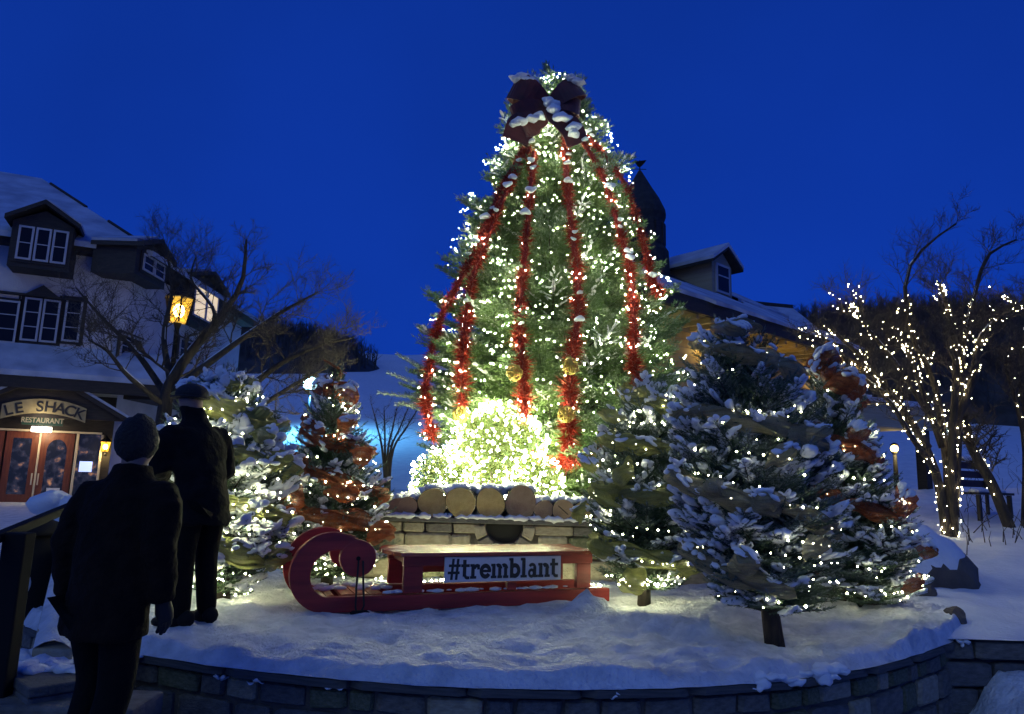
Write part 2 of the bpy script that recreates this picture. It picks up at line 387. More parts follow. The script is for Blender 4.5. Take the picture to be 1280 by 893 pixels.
# ------------------------------------------------------------------ upper terrace: fountain wall, logs
WY = 8.05; WT = 0.70
grid('terrace_snow', [-1.75 + 0.12*i for i in range(37)], [8.30 + 0.15*i for i in range(38)], lambda x, y: 0.72 + 0.05*fbm(x*2, y*2) + 0.06*sstep(8.3, 9, y), SNOW)
fw = thing('fountain_wall', (0, WY, 0), 'buff stone wall with a round spout opening, carrying a row of logs', 'stone wall')
Soup().box((-1.8, 0.06, -0.1), (2.7, 0.45, WT - 0.075)).build('mortar_core', MORTAR, fw)
Soup().box((-1.8, 0.35, -0.1), (-1.5, 5.4, WT - 0.05)).build('side_wall', STONE[1], fw)
Soup().box((2.4, 0.35, -0.1), (2.7, 5.4, WT - 0.05)).build('side_wall', STONE[1], fw)
sp = P(631, 648, WY); spx = sp.x                             # spout centre
def near_spout(x0, x1, z0, z1): return x1 > spx - 0.36 and x0 < spx + 0.36 and z1 > 0.40
o = Soup().box((-1.85, -0.05, WT - 0.072), (2.75, 0.48, WT - 0.02)).build('coping', COPING, fw, bevel=0.01)
x = -1.8
while x < 2.7:                                              # narrow top course
    wd = random.uniform(0.22, 0.5)
    if not (x < spx + 0.2 and x + wd > spx - 0.2): put_stone(fw, (x + wd/2, 0.06, WT - 0.13), 0, wd - .015, 0.14, 0.10, q=random.choice((1, 1, 0)))
    elif x < spx - 0.2: put_stone(fw, ((x + spx - 0.2)/2, 0.06, WT - 0.13), 0, spx - 0.2 - x - .015, 0.14, 0.10, q=1)
    elif x + wd > spx + .2: put_stone(fw, ((x + wd + spx + 0.2)/2, 0.06, WT - 0.13), 0, x + wd - spx - 0.2 - .015, 0.14, 0.10, q=1)
    x += wd
z = WT - 0.185
for h in (0.25, 0.24, 0.2):
    x = -1.8 + random.uniform(0, .2)
    while x < 2.7:
        wd = random.uniform(0.3, 0.62)
        if not near_spout(x, x + wd, z - h, z): put_stone(fw, (x + wd/2, 0.06, z - h/2), 0, wd - .018, 0.14, h - .018, q=random.choice((1, 1, 1, 3)), ry=random.uniform(-.03, .03))
        elif x < spx - .36: put_stone(fw, ((x + spx - .36)/2, 0.06, z - h/2), 0, spx - .36 - x - .018, 0.14, h - .018, q=1)
        elif x + wd > spx + .36: put_stone(fw, ((x + wd + spx + .36)/2, 0.06, z - h/2), 0, x + wd - spx - .36 - .018, 0.14, h - .018, q=1)
        x += wd
    z -= h
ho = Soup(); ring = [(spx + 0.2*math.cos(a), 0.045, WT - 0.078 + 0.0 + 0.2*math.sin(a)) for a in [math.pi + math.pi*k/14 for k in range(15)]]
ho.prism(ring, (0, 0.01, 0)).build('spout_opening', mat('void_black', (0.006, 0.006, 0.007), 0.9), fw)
for k in range(6):                                          # stones of the upside-down arch
    a0 = math.pi + math.pi*k/6 + 0.03; a1 = math.pi + math.pi*(k+1)/6 - 0.03; r0, r1 = 0.21, 0.335
    pts = [(spx + r*math.cos(a), -0.02, WT - 0.09 + r*math.sin(a)) for r, a in ((r0, a0), (r0, (a0+a1)/2), (r0, a1), (r1, a1), (r1, (a0+a1)/2), (r1, a0))]
    Soup().prism(pts, (0, 0.13, 0)).build('arch_stone', STONE[(1, 0, 1)[k % 3]], fw, bevel=0.012)

for m in (LOGEND, mat('log_end_tan', (0.52, 0.37, 0.21), 0.8, col2=(0.36, 0.24, 0.13), nscale=7, bump=0.3, bscale=40)):
    n = m.node_tree; b = n.nodes['Principled BSDF']; src = b.inputs['Base Color'].links[0].from_socket
    tc = n.nodes.new('ShaderNodeTexCoord'); wv = n.nodes.new('ShaderNodeTexWave'); wv.wave_type = 'RINGS'; wv.rings_direction = 'Y'; wv.inputs['Scale'].default_value = 26; wv.inputs['Distortion'].default_value = 3.5; wv.inputs['Detail'].default_value = 3; wv.inputs['Detail Scale'].default_value = 2
    n.links.new(tc.outputs['Object'], wv.inputs['Vector']); mp = n.nodes.new('ShaderNodeMapRange'); mp.inputs[3].default_value = .62; mp.inputs[4].default_value = 1.05; n.links.new(wv.outputs['Fac'], mp.inputs[0])
    vm = n.nodes.new('ShaderNodeVectorMath'); vm.operation = 'SCALE'; n.links.new(src, vm.inputs[0]); n.links.new(mp.outputs[0], vm.inputs['Scale']); n.links.new(vm.outputs[0], b.inputs['Base Color'])
logs = [(497, 630, 11), (509, 634, 12), (541, 624, 17.5), (576, 623, 18.5), (613, 626, 18.5), (651, 623, 20), (680, 632, 12), (704, 633, 13), (729, 635, 12), (752, 636, 12), (470, 632, 12), (446, 630, 14)]
words = {0: 'narrow pale log end half hidden between the left fir and the next log', 1: 'small round log standing left of the big logs on the wall', 2: 'leftmost of the four thick logs with snow on its yellow end', 3: 'second thick log from the left, tall yellow oval end', 4: 'third thick yellow log from the left, above the spout opening', 5: 'thickest log, pale tan end, rightmost of the four thick logs', 6: 'small log right beside the thickest tan log', 7: 'small brown log with a crack across its end', 8: 'rightmost small log in view beside the green ribboned fir', 9: 'small log tucked behind the green ribbon of the right fir', 10: 'small log tucked behind the orange ribboned fir', 11: 'log farthest left, hidden behind the orange ribboned fir'}
LOGC = []
for k, (px, py, r) in enumerate(logs):
    Yl = WY - 0.02 + random.uniform(-.03, .03); c = P(px, py, Yl); rr = r / FPX * Yl * 1.02
    c.z = WT - 0.02 + rr*0.98
    LOGC.append((c.copy(), rr))
    t = thing('log', (c.x, Yl, c.z), words[k], 'log', 'logs along the fountain wall')
    rs = random.Random(k); prof = [1 + 0.05*math.sin(2*a + k) + 0.03*math.sin(3*a + 2*k) + rs.uniform(-.012, .012) for a in [6.2832*i/28 for i in range(28)]]
    bk = Soup(); vs = []
    for yy, q in ((0.0, 0.97), (0.012, 1.0), (0.4, 1.0), (0.85, 0.98)):
        vs += [(rr*q*prof[i]*math.cos(6.2832*i/28), yy, rr*q*prof[i]*math.sin(6.2832*i/28)) for i in range(28)]
    bk.add(vs, [(j*28+i, j*28+(i+1) % 28, (j+1)*28+(i+1) % 28, (j+1)*28+i) for j in range(3) for i in range(28)] + [tuple(range(84, 112))])
    bk.build('bark', BARK, t, True)
    e = Soup(); e.prism([(rr*.955*prof[i]*math.cos(6.2832*i/28), -0.004, rr*.955*prof[i]*math.sin(6.2832*i/28)) for i in range(28)], (0, 0.02, 0))
    m = LOGEND if k in (2, 3, 4, 8) else mat('log_end_tan', (0.50, 0.36, 0.21), 0.8, col2=(0.34, 0.22, 0.12), nscale=7, bump=0.3, bscale=40)
    e.build('end_face', m, t)
    if k == 7: Soup().box((-rr*.6, -0.007, -0.006), (rr*.6, -0.003, 0.004), Matrix.Rotation(R(40), 4, 'Y')).build('crack', BARK, t)
sc_, sa_ = [], []
for c, rr in LOGC:                                           # snow over the logs and between them
    for k in range(16):
        yy = random.uniform(0.06, 0.75); a = random.uniform(-0.8, 0.8)
        sc_.append((c.x + rr*math.sin(a), c.y + yy, c.z + rr*math.cos(a) - 0.0)); s_ = random.uniform(.5, 1)
        sa_.append(np.diag([rr*0.62*s_, 0.12*s_, 0.055*s_]))
    for k in range(5):
        sc_.append((c.x + random.uniform(-1, 1)*rr, WY - 0.02 + random.uniform(-.03, .02), WT - 0.01)); sa_.append(np.diag([random.uniform(.05, .12), .04, random.uniform(.012, .04)]))
V, F = scatter(ICO2, sc_, sa_); V = V + 0.01*np.sin(V[:, [1, 2, 0]]*60)
tag(obj('snow_on_logs', tri_mesh('snow_on_logs', V, F, True), SNOW), 'snow lying along the row of logs on the fountain wall', 'snow', kind='stuff')
# ================================================================== FIR TREES AND THEIR DECORATION
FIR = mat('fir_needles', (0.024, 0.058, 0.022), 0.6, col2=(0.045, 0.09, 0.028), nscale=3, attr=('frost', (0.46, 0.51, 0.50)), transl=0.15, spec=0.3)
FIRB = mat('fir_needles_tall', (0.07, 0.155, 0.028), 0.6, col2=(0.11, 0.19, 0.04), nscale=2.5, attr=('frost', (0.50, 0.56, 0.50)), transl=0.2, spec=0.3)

def needles(P0, D, L, dens, nl, nw, frost, ang=0.9):
    """bottle-brush twigs: one thin triangle per needle"""
    cnt = np.maximum((L * dens).astype(int), 5); idx = np.repeat(np.arange(len(L)), cnt); n = len(idx)
    u = RNG.uniform(0, 1, n); d = D[idx]; p = P0[idx] + d * (L[idx] * u)[:, None]
    rnd = RNG.normal(size=(n, 3)); rad = unit(rnd - d * np.sum(rnd * d, 1, keepdims=True))
    rad[:, 2] += 0.25; rad = unit(rad)
    al = ang * (1 - 0.55 * u) * RNG.uniform(0.8, 1.2, n)
    dir_ = d * np.cos(al)[:, None] + rad * np.sin(al)[:, None]
    ln = nl * RNG.uniform(0.7, 1.15, n)
    sd = unit(np.cross(dir_, RNG.normal(size=(n, 3)))) * (nw * 0.5)
    V = np.stack([p - sd, p + sd, p + dir_ * ln[:, None]], 1).reshape(-1, 3)
    F = np.arange(3 * n).reshape(-1, 3)
    fr = np.clip(frost[idx] * (0.35 + 0.9 * (rad[:, 2] > -0.1)) * RNG.uniform(0.5, 1.3, n), 0, 1)
    return V, F, np.repeat(fr, 3)

class Fir:
    def __init__(s, base, top, prof, crown0):
        s.base, s.top, s.prof, s.c0 = Vector(base), Vector(top), prof, crown0; s.H = (s.top - s.base).length
    def axis(s, t): return s.base.lerp(s.top, t)
    def r(s, t): return float(np.interp(t, [a for a, b in s.prof], [b for a, b in s.prof]))
    def surf(s, t, a, k=1.0):
        q = s.axis(t); r = s.r(t) * k; return Vector((q.x + r*math.cos(a), q.y + r*math.sin(a), q.z))
    def make(s, name, label, group, nb, dens, nl, nw, side, frost, trunk_r, m, sub=False, lenv=0.18, sag=0.12):
        o = s.o = thing(name, s.base, label, 'fir tree', group); inv = -s.base
        tk = Soup(); tk.tube([s.axis(t) + inv for t in (-0.03, .1, .3, .6, .97)], [trunk_r*1.15, trunk_r, trunk_r*.8, trunk_r*.5, .008], 10)
        tk.build('trunk', BARK, o, True)
        P0, D, L, FR, TI = [], [], [], [], []; br = Soup(); s.branches = []
        ts = np.linspace(0, 1, 400); wts = np.array([s.r(s.c0 + (1-s.c0)*t) + 0.06*s.H/6 for t in ts]); cdf = np.cumsum(wts) / wts.sum()
        for i in range(nb):
            t = s.c0 + (1 - s.c0) * float(np.interp((i + random.random()) / nb, cdf, ts)); a = i * 2.39996 + random.uniform(-.35, .35)
            k = random.uniform(0.72, 1.06) if random.random() < .8 else random.uniform(.45, .75)
            e = s.surf(t, a, k); e.z += random.uniform(-.03, .03) * s.H * .3
            rr = s.r(t) * k; rise = np.interp(t, [s.c0, .5, .9, 1], [0.12, .45, .9, 1.6])
            b = s.axis(max(t - rise*rr/s.H, 0.02)); mid = b.lerp(e, .55) + Vector((0, 0, -sag*rr*.35 if t < .6 else sag*rr*.3))
            pts = [b*(1-u)**2 + mid*2*u*(1-u) + e*u*u for u in (0, .25, .5, .75, 1)]
            tip = (pts[4] - pts[3]).normalized(); tip = (tip + Vector((0, 0, .25))).normalized()
            br.tube([q + inv for q in pts], [0.012*rr + .004, .01*rr + .003, .008*rr + .003, .003, .002], 4, False)
            s.branches.append((pts, rr, a, t))
            LB = (e - b).length
            nt_ = max(4, int(LB / side)); s_ = np.linspace(0.22 if LB > .5 else .12, 0.98, nt_)
            PB = np.array([[*p] for p in pts]); C_ = np.array([np.interp(s_, (0, .25, .5, .75, 1), PB[:, k_]) for k_ in range(3)]).T
            d = np.array(tip[:]); sd = unit(np.cross(d, np.array((0, 0, 1.0)))[None])[0]
            fb = frost * random.uniform(.3, 1.4)
            for sg in (-1, 1):
                an = RNG.uniform(.6, 1.05, nt_); dd = d[None]*np.cos(an)[:, None] + sg*sd[None]*np.sin(an)[:, None] + RNG.normal(0, .14, (nt_, 3))
                dd[:, 2] += .02; dd = unit(dd); ll = np.minimum(lenv*2.2, .5*(1 - s_)*LB + lenv*.5) * RNG.uniform(.7, 1.15, nt_)
                P0.append(C_); D.append(dd); L.append(ll); FR.append(fb * (0.25 + .85*s_)); TI.append(np.where(s_ > .4, i, -1))
                if sub:
                    for q in (.35, .6, .82):
                        ok = ll > .12; 
                        if ok.any():
                            for s2 in (-1, 1):
                                d2 = unit(dd[ok]*.75 + s2*np.cross(dd[ok], np.array((0, 0, 1.0)))*.6 + RNG.normal(0, .15, (ok.sum(), 3)))
                                P0.append(C_[ok] + dd[ok]*(ll[ok]*q)[:, None]); D.append(d2); L.append(ll[ok]*(1 - q)*.6 + .05); FR.append(fb*(0.4 + .8*s_[ok])); TI.append(np.full(ok.sum(), -1))
            P0.append(np.array([pts[3][:], pts[4][:]])); D.append(np.array([(pts[4]-pts[3]).normalized()[:], tip[:]])); L.append(np.array([(pts[4]-pts[3]).length, lenv*.6])); FR.append(np.array([fb, fb*1.2])); TI.append(np.array([i, i]))
        br.build('branches', BARK, o)
        for k in range(5):                                     # leader shoots at the tip
            P0.append(np.array([(s.axis(.97 - .012*k))[:]])); dd = Vector((random.uniform(-.5, .5), random.uniform(-.5, .5), 1)).normalized(); D.append(np.array([dd[:]])); L.append(np.array([lenv*(.9 - .08*k)])); FR.append(np.array([frost])); TI.append(np.array([-1]))
        P0, D, L, FR = np.concatenate(P0), np.concatenate(D), np.concatenate(L), np.concatenate(FR)
        V, F, fr = needles(P0 + np.array(inv[:]), D, L, dens, nl, nw, FR)
        tag(obj('crown', tri_mesh('crown', V, F, False, {'frost': fr}), m, o))
        s.tw = (P0, D, L, np.concatenate(TI)); return s
    def snow(s, n, size, m=SNOW, front=True):
        cs, ax = [], []
        br = [b for b in s.branches if b[1] > .04]
        for pts, rr, a, t in random.sample(br, min(n, len(br))):
            d = (pts[4] - pts[2]).normalized(); sd = d.cross(Vector((0, 0, 1))).normalized(); up = sd.cross(d).normalized()
            z0 = random.uniform(.45, .75)
            for u in np.arange(z0, 1.04, 0.09 / max(rr, .2) * .5):
                i = min(int(u*4), 3); p = pts[i].lerp(pts[i+1], u*4 - i); s_ = size * random.uniform(.5, 1.15)
                p = p + sd * random.uniform(-.5, .5) * size * .8 + Vector((0, 0, size*.22))
                cs.append(p - s.base); ax.append(np.array([(d*s_*1.0)[:], (sd*s_*random.uniform(.5, .9))[:], (up*s_*random.uniform(.3, .5))[:]]))
        P0, D, L, TI = s.tw; nbr = len(s.branches); pick = set(random.sample(range(nbr), min(int(n*1.3), nbr))); sel = np.array([k in pick for k in TI]) & (RNG.random(len(TI)) < .7)
        p0, d_, l_ = P0[sel], D[sel], L[sel]; sd_ = unit(np.cross(d_, np.array((0, 0, 1.0)))); up_ = np.cross(sd_, d_); m_ = len(l_)
        wr = size*RNG.uniform(.28, .55, m_)
        c2 = p0 + d_*(l_*RNG.uniform(.45, .75, m_))[:, None] + np.array((0, 0, size*.22)) - np.array(s.base[:])
        a2 = np.stack([d_*(l_*.42 + .01)[:, None], sd_*wr[:, None], up_*(wr*.6)[:, None]], 1)
        V, F = scatter(ICO1, c2, a2) if False else scatter(ICO2, np.concatenate([np.array([c[:] for c in cs]), c2]), np.concatenate([np.array(ax), a2]))
        V = V + size*.16*np.sin(V[:, [1, 2, 0]]*(2.2/size)) + size*.07*np.sin(V[:, [2, 0, 1]]*(5.1/size))
        return tag(obj('snow', tri_mesh('snow', V, F, True), m, s.o), kind='stuff')
    def lights(s, n, r, m, label, t0=None, t1=.98, ax=None, k0=.86, k1=1.04, cat='string lights'):
        pts = []
        ts = np.linspace(t0 if t0 is not None else s.c0, t1, 200); wt = np.array([s.r(t) + .02 for t in ts]); cdf = np.cumsum(wt)/wt.sum()
        while len(pts) < n:
            t = float(np.interp(random.random(), cdf, ts)); a = math.acos(random.uniform(-.97, .97))*random.choice((-1, -1, 1))
            q = s.surf(t, a, random.uniform(k0, k1)); pts.append(q[:])
            if random.random() < .35:                         # short runs of the same cord
                for j in range(random.randint(2, 4)):
                    a += .09/max(s.r(t), .15); t -= random.uniform(0, .006); pts.append(s.surf(t, a, random.uniform(.95, 1.03))[:])
        o = bulbs('string_lights', pts[:n], r, m); return tag(o, label, cat, kind='stuff')

RIB = {'cream': mat('ribbon_cream', (0.46, 0.41, 0.24), .7, col2=(.34, .30, .17), nscale=14, bump=.7, bscale=120, transl=.3, transp=.22),
       'green': mat('ribbon_green', (0.42, 0.42, 0.14), .7, col2=(.28, .30, .10), nscale=14, bump=.7, bscale=120, transl=.35, transp=.22),
       'orange': mat('ribbon_orange', (0.42, 0.11, 0.035), .65, col2=(.24, .055, .02), nscale=14, bump=.7, bscale=120, transl=.35, transp=.22)}
for m in RIB.values():                                          # fibres of the mesh run along the band
    n = m.node_tree; b = n.nodes['Principled BSDF']; at = n.nodes.new('ShaderNodeAttribute'); at.attribute_name = 'fibre'
    ns = n.nodes.new('ShaderNodeTexNoise'); ns.noise_dimensions = '1D'; ns.inputs['Scale'].default_value = 330; ns.inputs['Detail'].default_value = 2; n.links.new(at.outputs['Fac'], ns.inputs['W'])
    mp = n.nodes.new('ShaderNodeMapRange'); mp.inputs[1].default_value = .3; mp.inputs[2].default_value = .7; mp.inputs[3].default_value = .7; mp.inputs[4].default_value = 1.2; n.links.new(ns.outputs['Fac'], mp.inputs[0])
    src = b.inputs['Base Color'].links[0].from_socket; tg = [l.to_socket for l in src.links]
    vm = n.nodes.new('ShaderNodeVectorMath'); vm.operation = 'SCALE'; n.links.new(src, vm.inputs[0]); n.links.new(mp.outputs[0], vm.inputs['Scale'])
    for t in tg: n.links.new(vm.outputs[0], t)
def ribbon(fir, kind, label, turns, phase, segs, width, bulge, t0, t1, snow=.6, extra=()):
    """wide mesh ribbon wound round the tree, puffed out between tucks"""
    Vs, Fs, FO = [], [], []; nV = 0; cs, ax = [], []
    items = []
    nodes = []
    for k in range(segs + 1):                                 # tucks: the band passes from one to the next
        f = (k + random.uniform(-.25, .25))/segs; t = min(max(t1 + (t0 - t1)*f + random.uniform(-.035, .035), .03), .99)
        nodes.append((t, phase + turns*6.283*f, random.uniform(.86, .98)))
    for k in range(segs):
        (ta, a0, ka), (tb, a1, kb) = nodes[k], nodes[k+1]
        items.append((fir.surf(ta, a0, ka), fir.surf(tb, a1, kb), (a0+a1)/2, random.uniform(-.45, .45), random.uniform(.75, 1.15)))
    for (t, a, tilt, sc) in extra:
        c = fir.surf(t, a, 1.02); tg = Vector((-math.sin(a), math.cos(a), 0)); tg = (tg + Vector((0, 0, random.uniform(-.9, .9)))).normalized(); items.append((c - tg*.09*sc, c + tg*.09*sc, a, tilt, sc*.95))
    for A, B, am, tilt, sc in items:
        N = Vector((math.cos(am), math.sin(am), .15)).normalized(); T = (B - A).normalized()
        W = N.cross(T).normalized(); W = (W*math.cos(tilt) + T*math.sin(tilt)).normalized()
        nu, nv_ = 20, 27; ph = random.uniform(0, 6); wd = width*sc; bu = bulge*sc*random.uniform(.8, 1.2)
        g = np.zeros((nu, nv_, 3))
        for i in range(nu):
            u = i/(nu-1); sn = math.sin(math.pi*u)
            for j in range(nv_):
                v = j/(nv_-1)*2 - 1
                p = A.lerp(B, u) + N*(bu*sn**.6*(1 - .95*v*v + .25*v*math.sin(ph)) + .016*(.35 + .65*sn)*math.sin(8*v + ph + 2*u) + .009*math.sin(19*v + ph*2 + 2*u) + .005*math.sin(33*v + ph*3 - 2*u)) + W*(wd*.5*v*(.66 + .34*sn**.8)*(1 + .18*math.sin(5*u + ph)) + .018*math.sin(9*u + 3*v + ph))
                p += T*(.02*math.sin(4*v + ph)*sn)
                g[i, j] = p[:]
        Vs.append(g.reshape(-1, 3)); FO.append(np.tile(np.linspace(-1, 1, nv_)*wd*.5 + ph, nu)); f = []
        for i in range(nu-1):
            for j in range(nv_-1):
                q = i*nv_ + j + nV; f += [(q, q+1, q+nv_+1), (q, q+nv_+1, q+nv_)]
        Fs.append(np.array(f)); nV += nu*nv_
        if random.random() < snow:                             # snow caught on the top of the puff
            top = 1 if W.z > 0 else -1
            for q in range(12):
                i = random.randint(3, nu-4); j = int(np.clip((nv_-1)/2*(1 + top*random.uniform(.25, 1.0)), 0, nv_-1)); s_ = random.uniform(.5, 1.0)*wd*.22
                cs.append(g[i, j] + np.array((0, 0, s_*.3))); ax.append(np.array([(T*s_*1.1)[:], (N*s_*.9)[:], (0, 0, s_*.5)]))
    o = obj('ribbon', tri_mesh('ribbon', np.concatenate(Vs), np.concatenate(Fs), True, {'fibre': np.concatenate(FO)}), RIB[kind]); tag(o, label, 'ribbon')
    if cs:
        V, F = scatter(ICO2, np.array(cs), ax); V = V + .012*np.sin(V[:, [1, 2, 0]]*38)
        tag(obj('snow', tri_mesh('snow', V, F, True), SNOW, o), kind='stuff')
    return o

def prof_px(pairs): return pairs
# ---- the tall tree
TB = P(688, 622, 11.0); TB.z = .70; TT = P(693, 88, 11.0)
tall_H = (TT - TB).length
def t_of(py): return (P(688, py, 11.0).z - TB.z) / (TT.z - TB.z)
hw = [(625, 60), (600, 125), (575, 155), (540, 168), (495, 172), (450, 160), (400, 152), (350, 140), (300, 127), (250, 109), (200, 86), (160, 70), (130, 58), (112, 36), (98, 20), (86, 4)]
prof = sorted((t_of(y), h/FPX*11.0*1.03) for y, h in hw)
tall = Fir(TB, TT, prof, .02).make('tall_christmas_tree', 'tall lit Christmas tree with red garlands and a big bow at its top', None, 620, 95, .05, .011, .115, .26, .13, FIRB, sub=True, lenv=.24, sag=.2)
tall.o['category'] = 'christmas tree'
tall.snow(70, .045)
tall.lights(1600, .0105, BULB, 'white string lights spread all over the tall Christmas tree', .02, .985, k0=.76, k1=.97)
def on_tall(px, py, k=.97):
    Y = 9.6
    for _ in range(8):
        p = P(px, py, Y); t = min(max((p.z - TB.z)/(TT.z - TB.z), .01), .99); r = tall.r(t)*k; q = tall.axis(t)
        dx = min(abs(p.x - q.x), r*.96); Y = q.y - math.sqrt(r*r - dx*dx)
    return P(px, py, Y)
# the long bough that sticks out to the left
bo = thing('fir_bough', (0, 0, 0), 'snow dusted fir bough sticking out left from the tall tree', 'fir bough')
P0, D, L = [], [], []
for (x0, y0, x1, y1) in [(545, 470, 500, 445), (545, 490, 490, 468), (550, 500, 478, 492), (545, 505, 500, 506), (548, 520, 505, 505)]:
    a, b = P(x0, y0, 10.3), P(x1, y1, 10.2); d = (b - a).normalized()
    for u in np.linspace(0, 1, 9):
        for sg in (-1, 1):
            P0.append(a.lerp(b, u)[:]); dd = (d + Vector((0, sg*.6, .35*sg + .1))).normalized(); D.append(dd[:]); L.append(.08 + .1*(1-u))
    P0.append(a[:]); D.append(d[:]); L.append((b-a).length)
V, F, fr = needles(np.array(P0), np.array(D), np.array(L), 240, .032, .011, np.full(len(L), .62))
obj('needles', tri_mesh('needles', V, F, False, {'frost': fr}), FIRB, bo)

TINSEL = mat('red_tinsel', (0.42, 0.035, 0.015), .32, metal=.5, col2=(.26, .018, .010), nscale=12)
TINSELD = mat('tinsel_stem', (0.25, 0.02, 0.015), .7)
GSN, GSA = [], []
def garland(pts, rad, label, dens=1700, sn=True, k=.95):
    path = spline([on_tall(x, y, k) for x, y in pts], 40); Lg = sum((b-a).length for a, b in zip(path, path[1:]))
    o = thing('tinsel_garland', path[0], label, 'garland', 'red tinsel garlands on the tall tree'); inv = -path[0]
    Soup().tube([p + inv for p in path], rad*.25, 6).build('cord', TINSELD, o)
    n = int(Lg*dens); u = RNG.uniform(0, 39, n); i = np.minimum(u.astype(int), 38); A = np.array([p[:] for p in path]); p = A[i] + (A[i+1]-A[i])*(u - i)[:, None]
    rr = rad*np.interp(u, [0, 14, 39], [.55, .75, 1.05])*(.95 + .32*np.sin(u*1.3 + len(label)) + .22*np.sin(u*3.1 + 2) + .12*np.sin(u*7.3))
    d = unit(RNG.normal(size=(n, 3))); ln = (rr*RNG.uniform(.7, 1.25, n))[:, None]; sd = unit(np.cross(d, RNG.normal(size=(n, 3))))*.0055
    p0 = p + d*ln*.15; p1 = p + d*ln
    bend = RNG.normal(size=(n, 3))*.02
    V = np.stack([p0 - sd, p0 + sd, p1 + bend], 1).reshape(-1, 3) + np.array(inv[:])
    obj('tinsel', tri_mesh('tinsel', V, np.arange(3*n).reshape(-1, 3)), TINSEL, o)
    if sn:
        cs, ax = [], []
        for q in range(int(Lg*1.5)):
            j = int(min(39, abs(random.gauss(0, 14)))); s_ = random.uniform(.03, .085)
            cs.append((path[j] + inv + Vector((random.uniform(-.04, .04), -rad*.5, rad*.5)))[:]); ax.append(np.diag([s_, s_*.8, s_*.55]))
        V, F = scatter(ICO2, cs, ax); V = V + .012*np.sin(V[:, [1, 2, 0]]*45); tag(obj('snow', tri_mesh('snow', V, F, True), SNOW, o), kind='stuff')
    return o
garland([(655, 185), (625, 240), (600, 300), (578, 345), (552, 395), (540, 440), (532, 495), (540, 545)], .125, 'red garland at the left edge of the tall tree')
garland([(662, 185), (640, 225), (612, 290), (592, 345), (583, 400), (578, 450), (577, 508)], .14, 'red garland second from the left, ending at the glowing shrubs')
garland([(668, 190), (662, 250), (657, 310), (651, 370), (650, 420), (654, 470), (656, 522)], .14, 'red garland in the middle of the tall tree, above the glowing shrubs')
garland([(706, 170), (709, 230), (715, 290), (722, 340), (722, 400), (713, 460), (712, 520), (708, 575)], .15, 'longest red garland, hanging right of the glowing shrubs')
garland([(728, 175), (755, 225), (775, 290), (788, 340), (792, 400), (792, 450), (800, 490)], .125, 'red garland on the right side of the tall tree')
garland([(735, 170), (772, 215), (792, 260), (806, 310), (815, 350), (826, 368)], .11, 'short red garland along the right edge of the tall tree')
garland([(668, 570), (690, 578), (708, 580), (730, 572), (755, 566)], .13, 'red garland swag low on the tall tree, right of the shrubs', sn=False)
GOLD = mat('gold_wicker', (0.42, 0.30, 0.06), .45, metal=.3)
def wicker(px, py, label):
    c = on_tall(px, py, 1.1); o = thing('wicker_ball', c, label, 'ornament', 'gold wicker balls on the tall tree')
    for k in range(9):
        ax_ = Matrix.Rotation(random.uniform(0, 3.1), 3, 'X') @ Matrix.Rotation(random.uniform(0, 3.1), 3, 'Y')
        Soup().tube([ax_ @ Vector((.1*math.cos(a), .1*math.sin(a), 0)) for a in [6.2832*i/22 for i in range(23)]], .008, 4, False).build('wicker_hoop', GOLD, o, True)
wicker(643, 466, 'gold wicker ball beside the middle red garland')
wicker(708, 518, 'gold wicker ball low on the longest red garland')
wicker(576, 518, 'gold wicker ball at the end of the second red garland')
wicker(713, 458, 'gold wicker ball half way down the longest red garland')

# ---- the bow
BOWM = mat('bow_velvet', (0.11, 0.008, 0.010), .7, col2=(.06, .005, .006), nscale=5, sheen=.4)
BOWB = mat('bow_back_gold', (0.30, 0.24, 0.09), .6)
bc = P(685, 133, 9.95); bow = thing('bow', bc, 'large dark red bow with snow on its loops, near the tree top', 'bow'); bs = FPX/10.2
def bow_strip(name, pts, wd, parent=bow, depth=0.0):
    """band through pts given as (right, up, toward viewer) in bow pixels"""
    path = spline([Vector((x/bs, -d/bs, -y/bs)) for x, y, d in pts], 18); s_ = Soup(); vs = []; e_ = (Vector((path[9].x, 0, path[9].z)) - Vector((path[0].x, 0, path[0].z))).normalized(); wdir = Vector((-e_.z, .25, e_.x))
    for i, p in enumerate(path):
        t = (path[min(i+1, 17)] - path[max(i-1, 0)]).normalized(); wv = (wdir - t*wdir.dot(t)).normalized()
        ww = wd/bs*(.35 + .65*min(1, i/5)) if name != 'loop' else wd/bs*(.3 + .7*math.sin(math.pi*i/17)**.5)
        nn = t.cross(wv).normalized()*.006
        for a, b in ((-1, 1), (1, 1), (1, -1), (-1, -1)): vs.append(tuple(p + wv*ww*.5*a + nn*b))
    s_.add(vs, [(i*4+k, i*4+(k+1) % 4, (i+1)*4+(k+1) % 4, (i+1)*4+k) for i in range(17) for k in range(4)] + [(3, 2, 1, 0), (68, 69, 70, 71)])
    return s_.build(name, BOWM, parent, False)
bow_strip('loop', [(0, 0, 0), (-20, -10, 14), (-38, -19, 14), (-46, -23, 4), (-30, -15, -8), (0, 0, -4)], 36)
bow_strip('loop', [(0, 0, 0), (18, -11, 14), (32, -20, 14), (40, -25, 4), (26, -16, -8), (0, 0, -4)], 34)
bow_strip('loop', [(0, 2, 0), (-20, 8, 12), (-38, 16, 12), (-45, 19, 2), (-28, 12, -8), (0, 4, -4)], 26)
bow_strip('loop', [(0, 2, 0), (18, 2, 12), (34, 4, 12), (41, 5, 2), (26, 4, -8), (0, 4, -4)], 26)
bow_strip('tail', [(0, 4, 4), (14, 20, 12), (30, 38, 14), (40, 56, 8)], 34)
bow_strip('tail', [(0, 4, 4), (-12, 22, 8), (-26, 36, 12), (-38, 56, 10)], 26)
